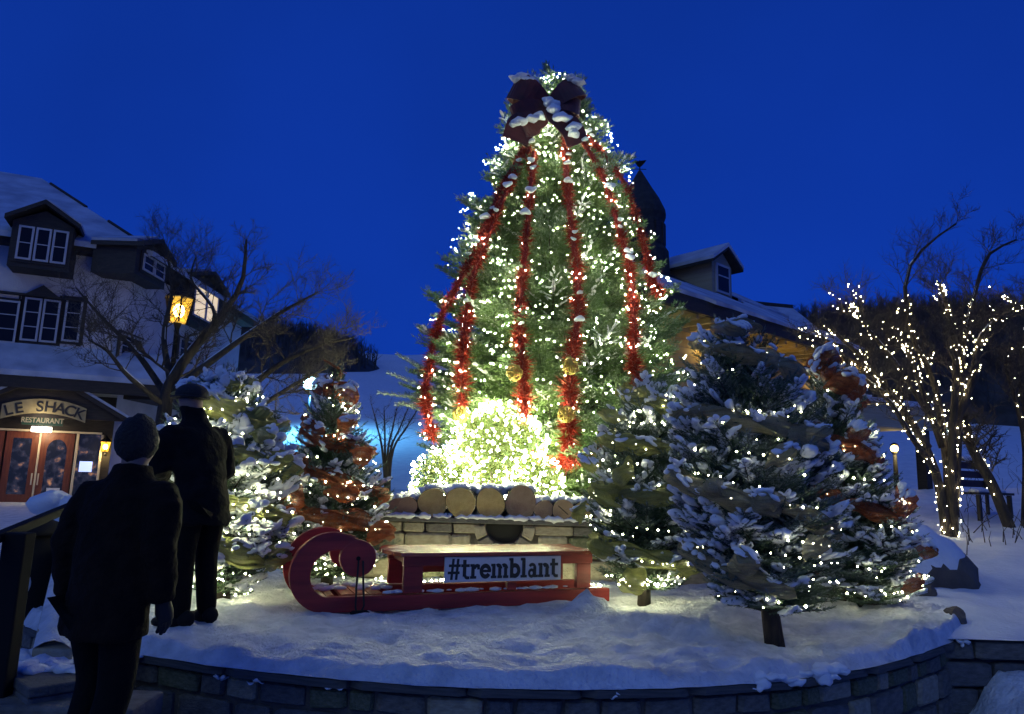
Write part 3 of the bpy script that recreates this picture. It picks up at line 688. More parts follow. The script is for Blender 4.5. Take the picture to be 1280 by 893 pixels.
bow_strip('tail', [(-2, 6, 4), (-24, 32, 12), (-36, 38, 18), (-42, 58, 16)], 34)
Soup().box((-.06, -.14, -.06), (.06, .02, .07)).build('knot', BOWM, bow, bevel=.02)
cs, ax = [], []
for (x, y, d, sx, sz) in [(-36, -32, 11, 13, 5), (-26, -30, 10, 12, 6), (-44, -29, 11, 8, 4), (30, -33, 10, 12, 4), (38, -28, 10, 9, 4), (4, 6, 14, 9, 9), (10, 14, 16, 11, 9), (20, 26, 18, 13, 9), (30, 38, 18, 12, 8), (36, 46, 14, 8, 6), (-34, 34, 19, 13, 6), (-24, 30, 18, 11, 6), (-44, 38, 19, 7, 4), (-14, 22, 12, 8, 5), (0, 2, 14, 8, 6)]:
    for q in range(3):
        cs.append(((x + random.uniform(-5, 5))/bs, -(d + 3)/bs, (-y + random.uniform(-2, 2))/bs)); ax.append(np.diag([sx/bs*.8, .09, sz/bs*.5]))
V, F = scatter(ICO2, cs, ax); V = V + .012*np.sin(V[:, [1, 2, 0]]*40)
tag(obj('snow', tri_mesh('snow', V, F, True), SNOW, bow), kind='stuff')

# ---- glowing shrubs
LEAF = mat('shrub_leaf', (0.05, 0.085, 0.025), .6, col2=(.09, .11, .03), nscale=8, transl=.2)
def shrub(px, py, rpx, Y, nb, label, lab2):
    c = P(px, py, Y); r = rpx/FPX*Y; c0 = Vector((c.x, c.y, .74)); o = thing('lit_shrub', c0, label, 'shrub', 'glowing shrubs behind the logs')
    n = int(900*r/.5); d = unit(RNG.normal(size=(n, 3))); P0 = d*r*RNG.uniform(.3, .85, (n, 1)); 
    dd = unit(d + RNG.normal(0, .4, (n, 3)))
    off = np.array((c - c0)[:]); P0 = P0 + off; lo = P0[:, 2] > .0
    V, F, fr = needles(P0[lo], dd[lo], np.full(lo.sum(), r*.2), 130, .04, .016, np.zeros(lo.sum()))
    obj('foliage', tri_mesh('foliage', V, F, False, {'frost': fr}), LEAF, o)
    st = Soup()
    for k in range(7):
        a = k*.9; st.tube([(.1*math.cos(a), .1*math.sin(a), -.05), (r*.5*math.cos(a), r*.5*math.sin(a), off[2] + r*.4*math.sin(k))], [.02, .008], 5)
    st.build('stems', BARK, o)
    d = unit(RNG.normal(size=(nb*2, 3))); q = d*r*RNG.uniform(.9, 1.06, (nb*2, 1)) + np.array(c[:]); q = q[q[:, 2] > .78][:nb]
    tag(bulbs('string_lights', q, .0165, BULBW), lab2, 'string lights', kind='stuff')
shrub(622, 566, 62, 9.25, 640, 'large round shrub glowing with net lights, middle of three', 'dense net of lights over the large middle shrub')
shrub(556, 602, 43, 9.0, 270, 'low glowing shrub left of the large round one', 'dense net of lights over the low left shrub')
shrub(668, 606, 38, 8.95, 190, 'smallest glowing shrub, right of the large round one', 'dense net of lights over the smallest right shrub')
for x, rr in ((520, 22), ):
    pass

# ---- smaller firs standing in the bed
def small_fir(base_px, top_px, prof_, c0, Y=None):
    b = G(*base_px); t = P(*top_px, b.y + .05); b.z = .02; return Fir(b, t, prof_, c0)
GRP = 'small decorated firs in the snowy bed'
cone = lambda R_: [(0, R_*.2), (.08, R_*.8), (.2, R_), (.4, R_*.92), (.6, R_*.72), (.8, R_*.45), (.93, R_*.22), (1, .02)]
dome = lambda R_: [(0, R_*.2), (.08, R_*.52), (.2, R_*.84), (.36, R_), (.55, R_*1.0), (.7, R_*.86), (.85, R_*.64), (.95, R_*.36), (1, .03)]

fA = small_fir((968, 806), (912, 402), dome(.60), .10)
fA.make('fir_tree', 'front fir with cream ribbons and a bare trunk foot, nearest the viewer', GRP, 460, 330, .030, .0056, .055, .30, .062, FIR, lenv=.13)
fA.snow(110, .062)
ribbon(fA, 'cream', 'cream mesh ribbon puffed round the front fir', 3.6, 1.0, 22, .17, .13, .2, .97, extra=[(.95, -1.9, .9, 1.1), (.97, -1.2, -.9, 1.0), (.55, -1.55, .5, 1.0), (.42, -1.8, .4, 1.0), (.3, -1.3, .3, .95), (.25, -2.1, .2, 1.0), (.62, -1.0, .5, .9), (.45, -2.3, .3, 1.0)])
fA.lights(90, .0085, BULBS, 'sparse white lights on the front fir with cream ribbons', .1, .95, k0=.8)
fB = small_fir((805, 760), (812, 470), dome(.58), .08)
fB.make('fir_tree', 'fir with yellow green ribbons between the sled and the front fir', GRP, 400, 280, .030, .0062, .06, .28, .055, FIR, lenv=.13)
fB.snow(85, .06)
ribbon(fB, 'green', 'yellow green mesh ribbon puffed round the fir beside the sled', 4, 2.0, 22, .18, .13, .12, .96, extra=[(.9, -1.8, .6, 1), (.8, -2.6, .7, 1.2), (.6, -2.8, .3, 1.1), (.45, -2.4, .9, 1.2), (.38, -3.0, .3, 1.0), (.25, -2.5, .4, 1.2), (.12, -2.0, .2, 1.3), (.55, -2.1, .4, 1.2)])
fB.lights(150, .010, BULBS, 'sparse white lights on the fir with yellow green ribbons', .08, .95, k0=.8)
fC = small_fir((1078, 772), (1032, 440), [(0, .12), (.08, .46), (.2, .60), (.4, .50), (.6, .37), (.8, .25), (.93, .15), (1, .02)], .06)
fC.make('fir_tree', 'fir with orange brown ribbons at the right end of the bed', GRP, 400, 290, .030, .006, .058, .30, .055, FIR, lenv=.13)
fC.snow(95, .062)
ribbon(fC, 'orange', 'orange brown mesh ribbon puffed round the fir at the right end', 3.2, 2.4, 17, .20, .13, .14, .98, extra=[(.97, -1.9, .2, 1.2), (.86, -1.5, .4, 1.3), (.66, -1.5, .3, 1.1), (.42, -1.0, .5, 1.1), (.25, -.9, .8, 1.0), (.14, -1.2, .9, 1.0)])
fC.lights(90, .0095, BULBS, 'sparse white lights on the fir with orange brown ribbons', .06, .95, k0=.8)
fD = small_fir((408, 738), (418, 458), [(0, .13), (.08, .52), (.2, .66), (.4, .56), (.6, .41), (.8, .24), (.93, .11), (1, .02)], .07)
fD.make('fir_tree', 'cone shaped fir with orange ribbons standing behind the sled curl', GRP, 400, 250, .032, .0066, .062, .25, .055, FIR, lenv=.14)
fD.snow(45, .055)
ribbon(fD, 'orange', 'orange mesh ribbon winding up the cone shaped fir', 4.6, .4, 24, .20, .14, .12, 1.0, extra=[(1.0, -1.7, 1.4, .95), (.9, -1.2, 1.2, .9), (.72, -.9, .2, 1.1), (.58, -.7, .3, 1.2), (.42, -1.1, .6, 1.3), (.38, -1.9, .3, 1.3), (.25, -.6, .3, 1.2), (.15, -.8, .3, 1.1), (.66, -1.9, .2, 1.2)])
fD.lights(170, .0095, BULBS, 'sparse warm lights on the cone shaped fir', .07, .97, k0=.8)
fE = small_fir((278, 757), (283, 462), dome(.58), .05)
fE.make('fir_tree', 'fir with pale green ribbons under thick snow, behind the standing person', GRP, 360, 260, .032, .0064, .062, .25, .055, FIR, lenv=.13)
fE.snow(110, .085)
ribbon(fE, 'green', 'pale green mesh ribbon round the fir behind the standing person', 4, .6, 26, .21, .14, .15, .97, snow=.95, extra=[(.92, -1.0, .2, .8), (.8, -.5, .2, .8), (.7, -.6, .4, .9), (.6, -.4, .2, .9), (.85, -1.6, .1, .8)])
fE.lights(90, .009, BULBS, 'few warm lights on the upper half of the fir behind the person', .5, .95, k0=.8)
fE.lights(170, .0078, BULBW, 'warm lights thick at the foot of the fir behind the person', .03, .5, k0=.85)

for f_, n_, lab in ((fA, 14, 'lights tucked under the low boughs of the front fir'), (fB, 26, 'lights tucked under the low boughs of the fir beside the sled'), (fC, 26, 'lights tucked under the low boughs of the fir at the right end'), (fD, 26, 'lights tucked under the low boughs of the cone shaped fir')):
    q = []
    for k in range(n_):
        a_ = random.uniform(0, 6.283); r_ = f_.r(.2)*random.uniform(.25, .75); q.append((f_.base.x + r_*math.cos(a_), f_.base.y + r_*math.sin(a_), f_.base.z + (.115 if f_ is fA else .085)*f_.H + random.uniform(0, .07)))
    tag(bulbs('string_lights', q, .0105, BULBS if f_ in (fA, fC) else BULBW), lab, 'string lights', kind='stuff')

q = [(x_ + random.uniform(-.03, .03), WY - .28 + .08*math.sin(x_*5), .05 + .02*math.sin(x_*9)) for x_ in np.linspace(-1.35, 1.0, 56)]  # unseen string added to light wall and logs, source inferred from the glow
tag(bulbs('string_lights', q, .0115, BULBW), 'unseen string of lights added at the foot of the fountain wall to brighten it', 'string lights', kind='stuff')
# ================================================================== SLED
a = G(385, 773); b = G(762, 757)
xd = Vector((b.x - a.x, b.y - a.y, 0)).normalized(); sled = thing('sled', (a.x, a.y, .03), 'red wooden sled bench with curled front and a hashtag sign', 'sled', rz=math.atan2(xd.y, xd.x))
SL = (Vector((b.x, b.y, 0)) - Vector((a.x, a.y, 0))).length; u_ = SL/377.0                # metres per pixel along the sled
def sx(px): return (px - 385)*u_
def sz(py, px): return max(0, (773 - 16*(px-385)/377.0) - py)*u_*1.0
cx, cz, cr = sx(403), .315, .315*1.0
def runner(y0, y1):
    outer, inner = [], []
    th = .12
    outer.append((sx(762), 0)); inner.append((sx(762), th))
    outer.append((cx + .25, 0)); inner.append((cx + .25, th))
    for k in range(0, 31):                                    # the curl
        a_ = -math.pi/2 - R(k*8.6); q = k/30
        ro = cr*(1 - .04*q); ri = ro - th*(1.0 + .38*math.sin(math.pi*min(1, q*1.2)))
        outer.append((cx + ro*math.cos(a_) + .05*q, cz + ro*math.sin(a_))); inner.append((cx + ri*math.cos(a_) + .05*q, cz + ri*math.sin(a_)))
    s_ = Soup(); n_ = len(outer); vs = []
    for (xo, zo), (xi, zi) in zip(outer, inner): vs += [(xo, y0, zo), (xo, y1, zo), (xi, y1, zi), (xi, y0, zi)]
    s_.add(vs, [(i*4+k, i*4+(k+1) % 4, (i+1)*4+(k+1) % 4, (i+1)*4+k) for i in range(n_-1) for k in range(4)] + [(3, 2, 1, 0), tuple(range(n_*4-4, n_*4))])
    r_ = s_.build('runner', RED, sled, bevel=.006)
    ex, ez = sx(436), .415
    Soup().prism([(ex + .145*math.cos(t), y0 - .004, ez + .145*math.sin(t)) for t in [6.2832*i/28 for i in range(28)]], (0, y1 - y0 + .008, 0)).build('curl_disc', RED, r_, bevel=.006)
    Soup().prism([(ex + .018*math.cos(t), y0 - .006, ez + .018*math.sin(t)) for t in [6.2832*i/12 for i in range(12)]], (0, .01, 0)).build('bolt', BLACK, r_)
    return r_
runner(0, .075); runner(.575, .65)
INS = mat('sled_inside_boards', (0.50, 0.12, 0.05), .5, col2=(.36, .07, .03), nscale=6, bump=.2)
for k in range(9):                                           # boards lining the inside of the curl
    a0 = -math.pi/2 + .35 - R(k*17); a1 = a0 - R(15.5); r0, r1 = .20, .222
    pts = [(cx + r_*math.cos(t), .577, cz + r_*math.sin(t) - .0) for r_, t in ((r1, a0), (r0, a0), (r0, a1), (r1, a1))]
    Soup().prism(pts, (0, -.50, 0)).build('curl_board', INS, sled, bevel=.003)
for k in range(3):
    x0 = cx + .13 + k*.115; Soup().box((x0, .085, .10), (x0 + .108, .57, .125)).build('floor_board', INS, sled, bevel=.003)
for x0, x1 in ((490, 513), (620, 632), (715, 735)):          # posts on both runners
    for y0 in (.008, .583):
        if x0 == 620 and y0 > .1: continue
        Soup().box((sx(x0), y0, .13), (sx(x1), y0 + .055, .345 if x0 != 620 else .20)).build('post', RED, sled, bevel=.005)
for y0 in (.006, .585): Soup().box((sx(489), y0, .345), (sx(737), y0 + .06, .425)).build('seat_rail', RED, sled, bevel=.005)
Soup().box((sx(512.5), .60, .22), (sx(714.5), .64, .28)).build('stretcher', RED, sled, bevel=.004)
for x0 in (496, 610, 722): Soup().box((sx(x0), .067, .35), (sx(x0) + .06, .584, .42)).build('crosspiece', RED, sled, bevel=.004)
for k in range(5):                                           # seat slats, ends cut to a chevron
    w0 = (.75)/5; y0 = -.045 + k*w0; c_ = 0
    y1 = y0 + w0 - .045; d0 = (1 - abs(k + 1 - 2.5)/2.5)*.11; d1 = (1 - abs(k - 2.5)/2.5)*.11
    Soup().prism([(sx(484) - d1, y0, .427), (sx(752) - d1, y0, .427), (sx(752) - d0, y1, .427), (sx(484) - d0, y1, .427)], (0, 0, .032)).build('slat', REDSEAT, sled, bevel=.004)
# sign
sg = Soup().box((sx(538), -.022, .212), (sx(690), -.001, .418)).build('sign_plate', WHITEP, sled, bevel=.002)
def glyphs():
    """heavy slab-serif strokes; x from 0, baseline 0, x-height 1"""
    G_ = {}
    G_['#'] = (1.15, [('p', [(.24, -.05), (.46, -.05), (.60, 1.38), (.38, 1.38)]), ('p', [(.66, -.05), (.88, -.05), (1.02, 1.38), (.80, 1.38)]), ('r', .02, .34, 1.06, .52), ('r', .10, .82, 1.14, 1.00)])
    G_['t'] = (.78, [('r', .16, .15, .46, 1.30), ('r', 0, .80, .76, 1.0), ('a', .56, .26, .30, .08, 180, 300), ('r', .5, -.03, .76, .17)])
    G_['r'] = (.86, [('r', .10, .1, .40, .95), ('r', 0, 0, .56, .18), ('r', 0, .82, .38, 1.0), ('a', .62, .62, .39, .14, 55, 170), ('r', .62, .62, .86, .96)])
    G_['e'] = (.96, [('a', .48, .50, .52, .22, 35, 330), ('r', .2, .42, .98, .60), ('a', .48, .50, .52, .24, 0, 60)])
    G_['m'] = (1.62, [('r', .10, .1, .40, .95), ('r', 0, 0, .50, .18), ('r', 0, .82, .38, 1.0), ('r', .66, 0, .94, .72), ('r', .60, 0, 1.02, .18), ('a', .66, .66, .36, .08, 0, 130), ('r', 1.2, 0, 1.48, .72), ('r', 1.12, 0, 1.60, .18), ('a', 1.2, .66, .36, .08, 0, 130)])
    G_['b'] = (1.06, [('r', .10, 0, .40, 1.3), ('r', 0, 1.2, .38, 1.38), ('a', .54, .50, .52, .22, -150, 150)])
    G_['l'] = (.60, [('r', .14, .1, .44, 1.3), ('r', 0, 0, .58, .18), ('r', 0, 1.2, .42, 1.38)])
    G_['a'] = (1.0, [('a', .40, .30, .33, .13, 0, 360), ('r', .56, .05, .84, .72), ('r', .6, 0, 1.0, .18), ('a', .46, .64, .38, .16, 0, 150)])
    G_['n'] = (1.12, [('r', .10, .1, .40, .95), ('r', 0, 0, .50, .18), ('r', 0, .82, .38, 1.0), ('r', .70, 0, 1.0, .68), ('r', .62, 0, 1.12, .18), ('a', .66, .62, .39, .10, 0, 130)])
    return G_
GL = glyphs(); xx = 0; txt = Soup(); q = 0; text = '#tremblant'
tot = sum(GL[c][0] + .03 for c in text); sc_ = (sx(690) - sx(538) - .05)/tot; ox = sx(538) + .025; oz = .238
for ch in text:
    adv, st = GL[ch]
    for e in st:
        q += 1; yo = -.0225 - .0006 - .00012*q
        if e[0] == 'r': pts = [(e[1], e[2]), (e[3], e[2]), (e[3], e[4]), (e[1], e[4])]
        elif e[0] == 'p': pts = e[1]
        if e[0] in 'rp': txt.prism([(ox + (xx + x_)*sc_, yo, oz + z_*sc_*1.2) for x_, z_ in pts], (0, .004, 0))
        else:
            _, x_, z_, ro, ri, d0, d1 = e; n_ = max(6, int((d1 - d0)/15))
            for k in range(n_):
                t0, t1 = R(d0 + (d1-d0)*k/n_), R(d0 + (d1-d0)*(k+1)/n_)
                txt.prism([(ox + (xx + x_ + r_*math.cos(t))*sc_, yo, oz + (z_ + r_*math.sin(t))*sc_*1.2) for r_, t in ((ri, t0), (ro, t0), (ro, t1), (ri, t1))], (0, .004, 0))
    xx += adv + .03
txt.build('lettering', INK, sg)
# pull rope with a toggle
ex = sx(436); rp = Soup()
rp.tube([(ex, -.02, .40), (ex - .01, -.05, .2), (ex - .015, -.09, .05), (ex + .0, -.12, -.0)], .008, 6); rp.tube([(ex + .035, -.02, .40), (ex + .045, -.05, .2), (ex + .05, -.09, .06), (ex + .015, -.12, -.0)], .008, 6)
rp.build('pull_rope', ROPE, sled, True)
Soup().tube([(ex - .06, -.13, .01), (ex - .04, -.13, .018), (ex + .06, -.13, .018), (ex + .085, -.13, .01)], [.014, .02, .02, .014], 8).build('toggle', BLACK, sled, True)
cs, ax = [], []
for k in range(90):
    if random.random() < .6: x_, y_, z_ = random.uniform(sx(470), sx(735)), random.uniform(.03, .07), .14
    else: x_, y_, z_ = random.uniform(cx - .1, sx(490)), random.uniform(.3, .62), .135
    s_ = random.uniform(.01, .035); cs.append((x_, y_, z_)); ax.append(np.diag([s_*2, s_, s_*.6]))
V, F = scatter(ICO1, cs, ax); tag(obj('snow', tri_mesh('snow', V, F, True), SNOW, sled), kind='stuff')
# ================================================================== BUILDINGS
class Facade:
    """vertical plane through K; u runs along it, d sticks out toward its outer side"""
    def __init__(s, K, u, n): s.K = Vector((K[0], K[1], 0)); s.u = Vector((u[0], u[1], 0)).normalized(); s.n = Vector((n[0], n[1], 0)).normalized()
    def uz(s, px, py, d=0.0):
        r_ = ray(px, py); k = (s.K + s.n*d - CAM).dot(s.n) / r_.dot(s.n); q = CAM + r_*k; return (q - s.K).dot(s.u), q.z
    def pt(s, u, z, d=0.0): return s.K + s.u*u + s.n*d + Vector((0, 0, z))
    def box(s, S_, u0, u1, z0, z1, d0, d1):
        v = [tuple(s.pt(u, z, d)) for z in (z0, z1) for u, d in ((u0, d0), (u1, d0), (u1, d1), (u0, d1))]
        return S_.add(v, [(0,3,2,1),(4,5,6,7),(0,1,5,4),(1,2,6,5),(2,3,7,6),(3,0,4,7)])
    def part(s, name, m, par, u0, u1, z0, z1, d0, d1, bevel=0):
        S_ = Soup(); s.box(S_, min(u0,u1), max(u0,u1), min(z0,z1), max(z0,z1), d0, d1); return S_.build(name, m, par, bevel=bevel)
    def poly(s, name, m, par, pts, d0, d1, bevel=0):
        return Soup().prism([tuple(s.pt(u, z, d0)) for u, z in pts], s.n*(d1-d0)).build(name, m, par, bevel=bevel)
STUCCO = mat('stucco', (0.62, 0.60, 0.64), .9, col2=(.52, .50, .55), nscale=2, bump=.3, bscale=30)
DKWOOD = mat('dark_timber', (0.035, 0.028, 0.024), .7, col2=(.02, .016, .014), nscale=5, stretch=(1, 1, 6))
FRAME = mat('pale_window_frame', (0.45, 0.45, 0.48), .5)
GLASS = mat('dark_window_glass', (0.012, 0.014, 0.02), .25, spec=.2)
RGLASS = mat('restaurant_glass_painted_glow', (0.012, 0.014, 0.02), .15, spec=.4)
_n = RGLASS.node_tree; _t = _n.nodes.new('ShaderNodeTexNoise'); _t.inputs['Scale'].default_value = 5.5; _t.inputs['Detail'].default_value = 3  # noise emission paints a dim interior glow onto the panes
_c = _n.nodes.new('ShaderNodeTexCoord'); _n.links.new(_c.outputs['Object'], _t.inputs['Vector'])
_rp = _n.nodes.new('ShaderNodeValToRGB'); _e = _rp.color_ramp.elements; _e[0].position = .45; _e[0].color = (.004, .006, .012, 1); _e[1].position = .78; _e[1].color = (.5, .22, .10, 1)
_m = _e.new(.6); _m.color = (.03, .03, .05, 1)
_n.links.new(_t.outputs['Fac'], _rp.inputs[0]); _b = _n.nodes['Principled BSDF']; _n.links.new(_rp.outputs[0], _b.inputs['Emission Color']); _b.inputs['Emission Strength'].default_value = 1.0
LITG = mat('lit_window_glass', (0.9, 0.7, 0.45), .4, emit=(1, .78, .48), estr=.75)
DOORW = mat('door_red_wood', (0.17, 0.05, 0.02), .45, col2=(.11, .03, .012), nscale=5, stretch=(4, 4, .6))
CREAM = mat('cream_paint', (0.62, 0.55, 0.38), .5)
SIGNC = mat('sign_cream', (0.42, 0.34, 0.16), .5, col2=(.32, .25, .11), nscale=6)
SIGNG = mat('sign_green', (0.03, 0.10, 0.06), .5)
BULBL = bulb_mat('lamp_warm', (1.0, 0.72, 0.25), 30)

def point(name, loc, power, col, rad=.06, parent=None):
    l = bpy.data.lights.new(name, 'POINT'); l.energy = power; l.color = col; l.shadow_soft_size = rad
    o = bpy.data.objects.new(name, l); C.objects.link(o); o.location = loc
    if parent: o.parent = parent
    return o
def text_mesh(body, size, bold=.0):
    cu = bpy.data.curves.new('lettering', 'FONT'); cu.body = body; cu.size = size; cu.extrude = .006; cu.offset = bold; cu.align_x = 'CENTER'
    tmp = bpy.data.objects.new('tmp', cu); C.objects.link(tmp); dg = bpy.context.evaluated_depsgraph_get()
    me = bpy.data.meshes.new_from_object(tmp.evaluated_get(dg)); bpy.data.objects.remove(tmp); me.name = 'lettering'; return me

# ---- left: hotel with restaurant
KX, KY = -10.95, 20.0
f1 = Facade((KX, KY), (-.91, -.41), (.41, -.91)); f2 = Facade((KX, KY), (0, 1), (1, 0))
hot = thing('hotel', (0, 0, 0), 'pale stucco hotel with snowy roof, dormers and restaurant entrance', 'building')
z0 = .0; ze = 7.25; EX = 9.0
f1.part('wall', STUCCO, hot, 0, EX, z0, ze, -.35, 0)
f2.part('wall', STUCCO, hot, 0.0, 8.5, z0, ze - .35, -.35, 0)
def eaves(f, u0, u1, z): return f.part('eave', DKWOOD, hot, u0, u1, z - .28, z + .04, -.1, .42)
eaves(f1, -.1, EX, ze); 
f2.part('eave', DKWOOD, hot, .1, 8.7, ze - .30, ze + .02, -.1, .42)
mroof = .60
def hip(k): return (KX + .40 - k, KY - .15 + .648*k, ze + mroof*k)
k0, k1 = -.3, 6.0
a0, a1 = Vector(hip(k0)), Vector(hip(k1))
sno = Soup()
L1a, L1b = a0 + f1.u*11, a1 + f1.u*5
R2a, R2b = a0 + f2.u*9.3, a1 + f2.u*4.5
up = Vector((0, 0, .16))
for q in ([a0, L1a, L1b, a1], [a0, a1, R2b, R2a]): sno.prism(q, up)
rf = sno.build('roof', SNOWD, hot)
for q0, q1 in ((0, .35), (.55, .9)): Soup().tube([a0.lerp(a1, q0) + up*1.1, a0.lerp(a1, q1) + up*1.15], .05, 6).build('hip_tile', DKWOOD, rf)
def window(f, par, px0, px1, py0, py1, panes, d=0.0, glass=GLASS, uz=None, bars=1):
    (ua, za), (ub, zb) = uz or (f.uz(px0, (py0 + py1)/2, d), f.uz(px1, (py0+py1)/2, d))
    if uz is None:
        zt = f.uz((px0+px1)/2, py0, d)[1]; zb_ = f.uz((px0+px1)/2, py1, d)[1]
    else: zt, zb_ = max(za, zb), min(za, zb)
    u0, u1 = min(ua, ub), max(ua, ub)
    wn = f.part('window', DKWOOD, par, u0 - .07, u1 + .07, zb_ - .07, zt + .07, d - .02, d + .03)
    n_ = panes; wd = (u1 - u0)/n_
    for k in range(n_):
        x0, x1 = u0 + k*wd + .02, u0 + (k+1)*wd - .02
        fr = Soup()
        f.box(fr, x0, x0 + .05, zb_, zt, d + .032, d + .07); f.box(fr, x1 - .05, x1, zb_, zt, d + .032, d + .07)
        f.box(fr, x0 + .051, x1 - .051, zt - .05, zt, d + .032, d + .069); f.box(fr, x0 + .051, x1 - .051, zb_, zb_ + .05, d + .032, d + .069)
        for b in range(1, bars + 1):
            zz = zb_ + (zt - zb_)*b/(bars+1); f.box(fr, x0 + .051, x1 - .051, zz - .012, zz + .012, d + .034, d + .058)
        fr.build('frame', FRAME, wn)
        f.part('pane', glass, wn, x0 + .05, x1 - .05, zb_ + .05, zt - .05, d + .031, d + .045)
    return wn
def dormer(f, par, px0, px1, pyp, pye, pyb, panes, glass=GLASS, depth=3.0, d=.80, wpx=None):
    u0, u1 = sorted((f.uz(px0, pye, d)[0], f.uz(px1, pye, d)[0])); zp = f.uz((px0+px1)/2, pyp, d)[1]; zz = f.uz((px0+px1)/2, pye, d)[1]; zb_ = f.uz((px0+px1)/2, pyb, d)[1]
    dm = f.part('dormer', DKWOOD, par, u0 + .1, u1 - .1, zb_ - .2, zz, d - depth, d)
    um = (u0+u1)/2
    f.poly('gable', DKWOOD, dm, [(u0 + .1, zz), (u1 - .1, zz), (um, zp - .12)], d - depth, d - .004)
    for (ua, ub) in ((u0 - .05, um), (um, u1 + .05)):
        za, zb2 = (zz - .06, zp) if ua < um - .01 else (zp, zz - .06)
        f.poly('dormer_roof', DKWOOD, dm, [(ua, za), (ub, zb2), (ub, zb2 + .12), (ua, za + .12)], d - depth, d + .25)
        f.poly('dormer_snow', SNOWD, dm, [(ua, za + .125), (ub, zb2 + .125), (ub, zb2 + .20), (ua, za + .20)], d - depth, d + .05)
    w0 = wpx or (px0 + 10, px1 - 12)
    window(f, dm, w0[0], w0[1], pye + 6, pyb, panes, d + .004, glass)
    return dm
dormer(f1, hot, 10, 100, 258, 280, 328, 3, wpx=(20, 86))
dormer(f2, hot, 168, 212, 302, 318, 345, 2, depth=1.2, d=.55, wpx=(176, 205))
dormer(f2, hot, 236, 280, 342, 356, 402, 2, LITG, depth=1.2, d=.55, wpx=(240, 271))
for x0, x1, pn in ((-40, 24, 2), (27, 75, 2), (79, 103, 1)): window(f1, hot, x0, x1, 374, 428, pn, .0, bars=2)
for x0, x1 in ((24.5, 26.5), (75.5, 78.5), (103.5, 109)):
    ua, za = f1.uz(x0, 370); ub, _ = f1.uz(x1, 370); f1.part('shutter', DKWOOD, hot, ua, ub, f1.uz(60, 430)[1], za, 0, .05)
u_a, u_b = f1.uz(30, 378)[0], f1.uz(76, 378)[0]; zt = f1.uz(53, 373)[1]
f1.poly('window_gable', DKWOOD, hot, [(u_a, zt + .02), (u_b, zt + .02), ((u_a+u_b)/2, zt + .33)], 0.0, .18)
f1.part('window_hood', DKWOOD, hot, f1.uz(-50, 370)[0], f1.uz(107, 370)[0], zt + .0, zt + .055, 0.005, .16)
for x0, x1, y0, y1 in ((148, 176, 420, 450), (222, 240, 425, 450)): window(f2, hot, x0, x1, y0, y1, 1, .0)
# snowy lean-to roof over the ground floor
zl = f1.uz(100, 475, 1.2)[1]; zu = f1.uz(100, 441)[1]
def leanto(f, u0, u1):
    S_ = Soup(); q = [f.pt(u0, zu, 0), f.pt(u1, zu, 0), f.pt(u1, zl, 1.25), f.pt(u0, zl, 1.25)]
    S_.prism(q, Vector((0, 0, .14))); o = S_.build('lower_roof', SNOWD, hot); f.part('fascia', DKWOOD, o, u0, u1, zl - .3, zl - .003, .95, 1.22); return o
leanto(f1, -1.2, EX)
f2.part('canopy', DKWOOD, hot, .3, 8, zl - .3, zl, 0.003, 1.2); 
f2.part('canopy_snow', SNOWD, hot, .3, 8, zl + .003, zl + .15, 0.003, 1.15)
# dark ground floor and the entrance
zd0 = f1.uz(60, 643, .1)[1]; zd1 = f1.uz(60, 541, .1)[1]
f1.part('ground_floor_front', DKWOOD, hot, -.0, EX, z0, zl - .31, .003, .09)
pg = .95                                                     # porch gable plane
g0, g1 = f1.uz(-60, 505, pg)[0], f1.uz(158, 528, pg)[0]; gm, gz = f1.uz(62, 471, pg); gzl = f1.uz(150, 527, pg)[1]
gl, gr = max(g0, g1), min(g0, g1); hwid = abs(gr - gm)
pc = f1.poly('porch_gable', DKWOOD, hot, [(gm - hwid, gzl), (gm + hwid, gzl), (gm, gz)], pg - .1, pg)
for sg_ in (-1, 1):
    ua, ub = gm, gm + sg_*(hwid + .15); f1.poly('porch_roof', DKWOOD, pc, [(ua, gz + .002), (ub, gzl - .10), (ub, gzl + .02), (ua, gz + .12)], .0, pg + .2)
    f1.poly('porch_snow', SNOWD, pc, [(ua, gz + .123), (ub, gzl + .023), (ub, gzl + .09), (ua, gz + .20)], .0, pg + .205)
# arched sign board
ac_u, az1 = f1.uz(58, 499, pg + .03); aw = abs(f1.uz(108, 515, pg + .03)[0] - ac_u); azm = f1.uz(58, 517, pg + .03)[1]; h_ = az1 - azm
arc = lambda q: -.42*aw*.5*(q*q)
ptsb = [(ac_u + aw*q, azm + arc(q)) for q in np.linspace(-1, 1, 15)] + [(ac_u + aw*q, az1 + arc(q)) for q in np.linspace(1, -1, 15)]
sgn = thing('entrance_sign', (0, 0, 0), 'arched cream sign with dark lettering above the restaurant doors', 'sign')
f1.poly('board', SIGNC, sgn, ptsb, pg + .02, pg + .05)
for k, ch in enumerate('LE SHACK'):
    if ch == ' ': continue
    q = -.80 + 1.6*k/7; me = text_mesh(ch, h_*1.0, .006); me.materials.append(INK); o = obj('lettering', me, None, sgn)
    p = f1.pt(ac_u - q*aw, azm + arc(q) + h_*.12, pg + .058); sl_ = -.42*aw*q/aw
    o.matrix_world = Matrix.Translation(p) @ Matrix((-f1.u, Vector((0, 0, 1)), f1.n)).transposed().to_4x4() @ Matrix.Rotation(sl_*1.0, 4, 'Z')
sg2 = thing('restaurant_sign', (0, 0, 0), 'small green sign with pale lettering under the arched sign', 'sign')
ua, za = f1.uz(28, 521, pg - .2); ub, zb_ = f1.uz(78, 533, pg - .2)
f1.part('board', SIGNG, sg2, ua, ub, zb_, za, pg - .24, pg - .2)
me = text_mesh('RESTAURANT', abs(za - zb_)*.95, .004); me.materials.append(CREAM); o = obj('lettering', me, None, sg2)
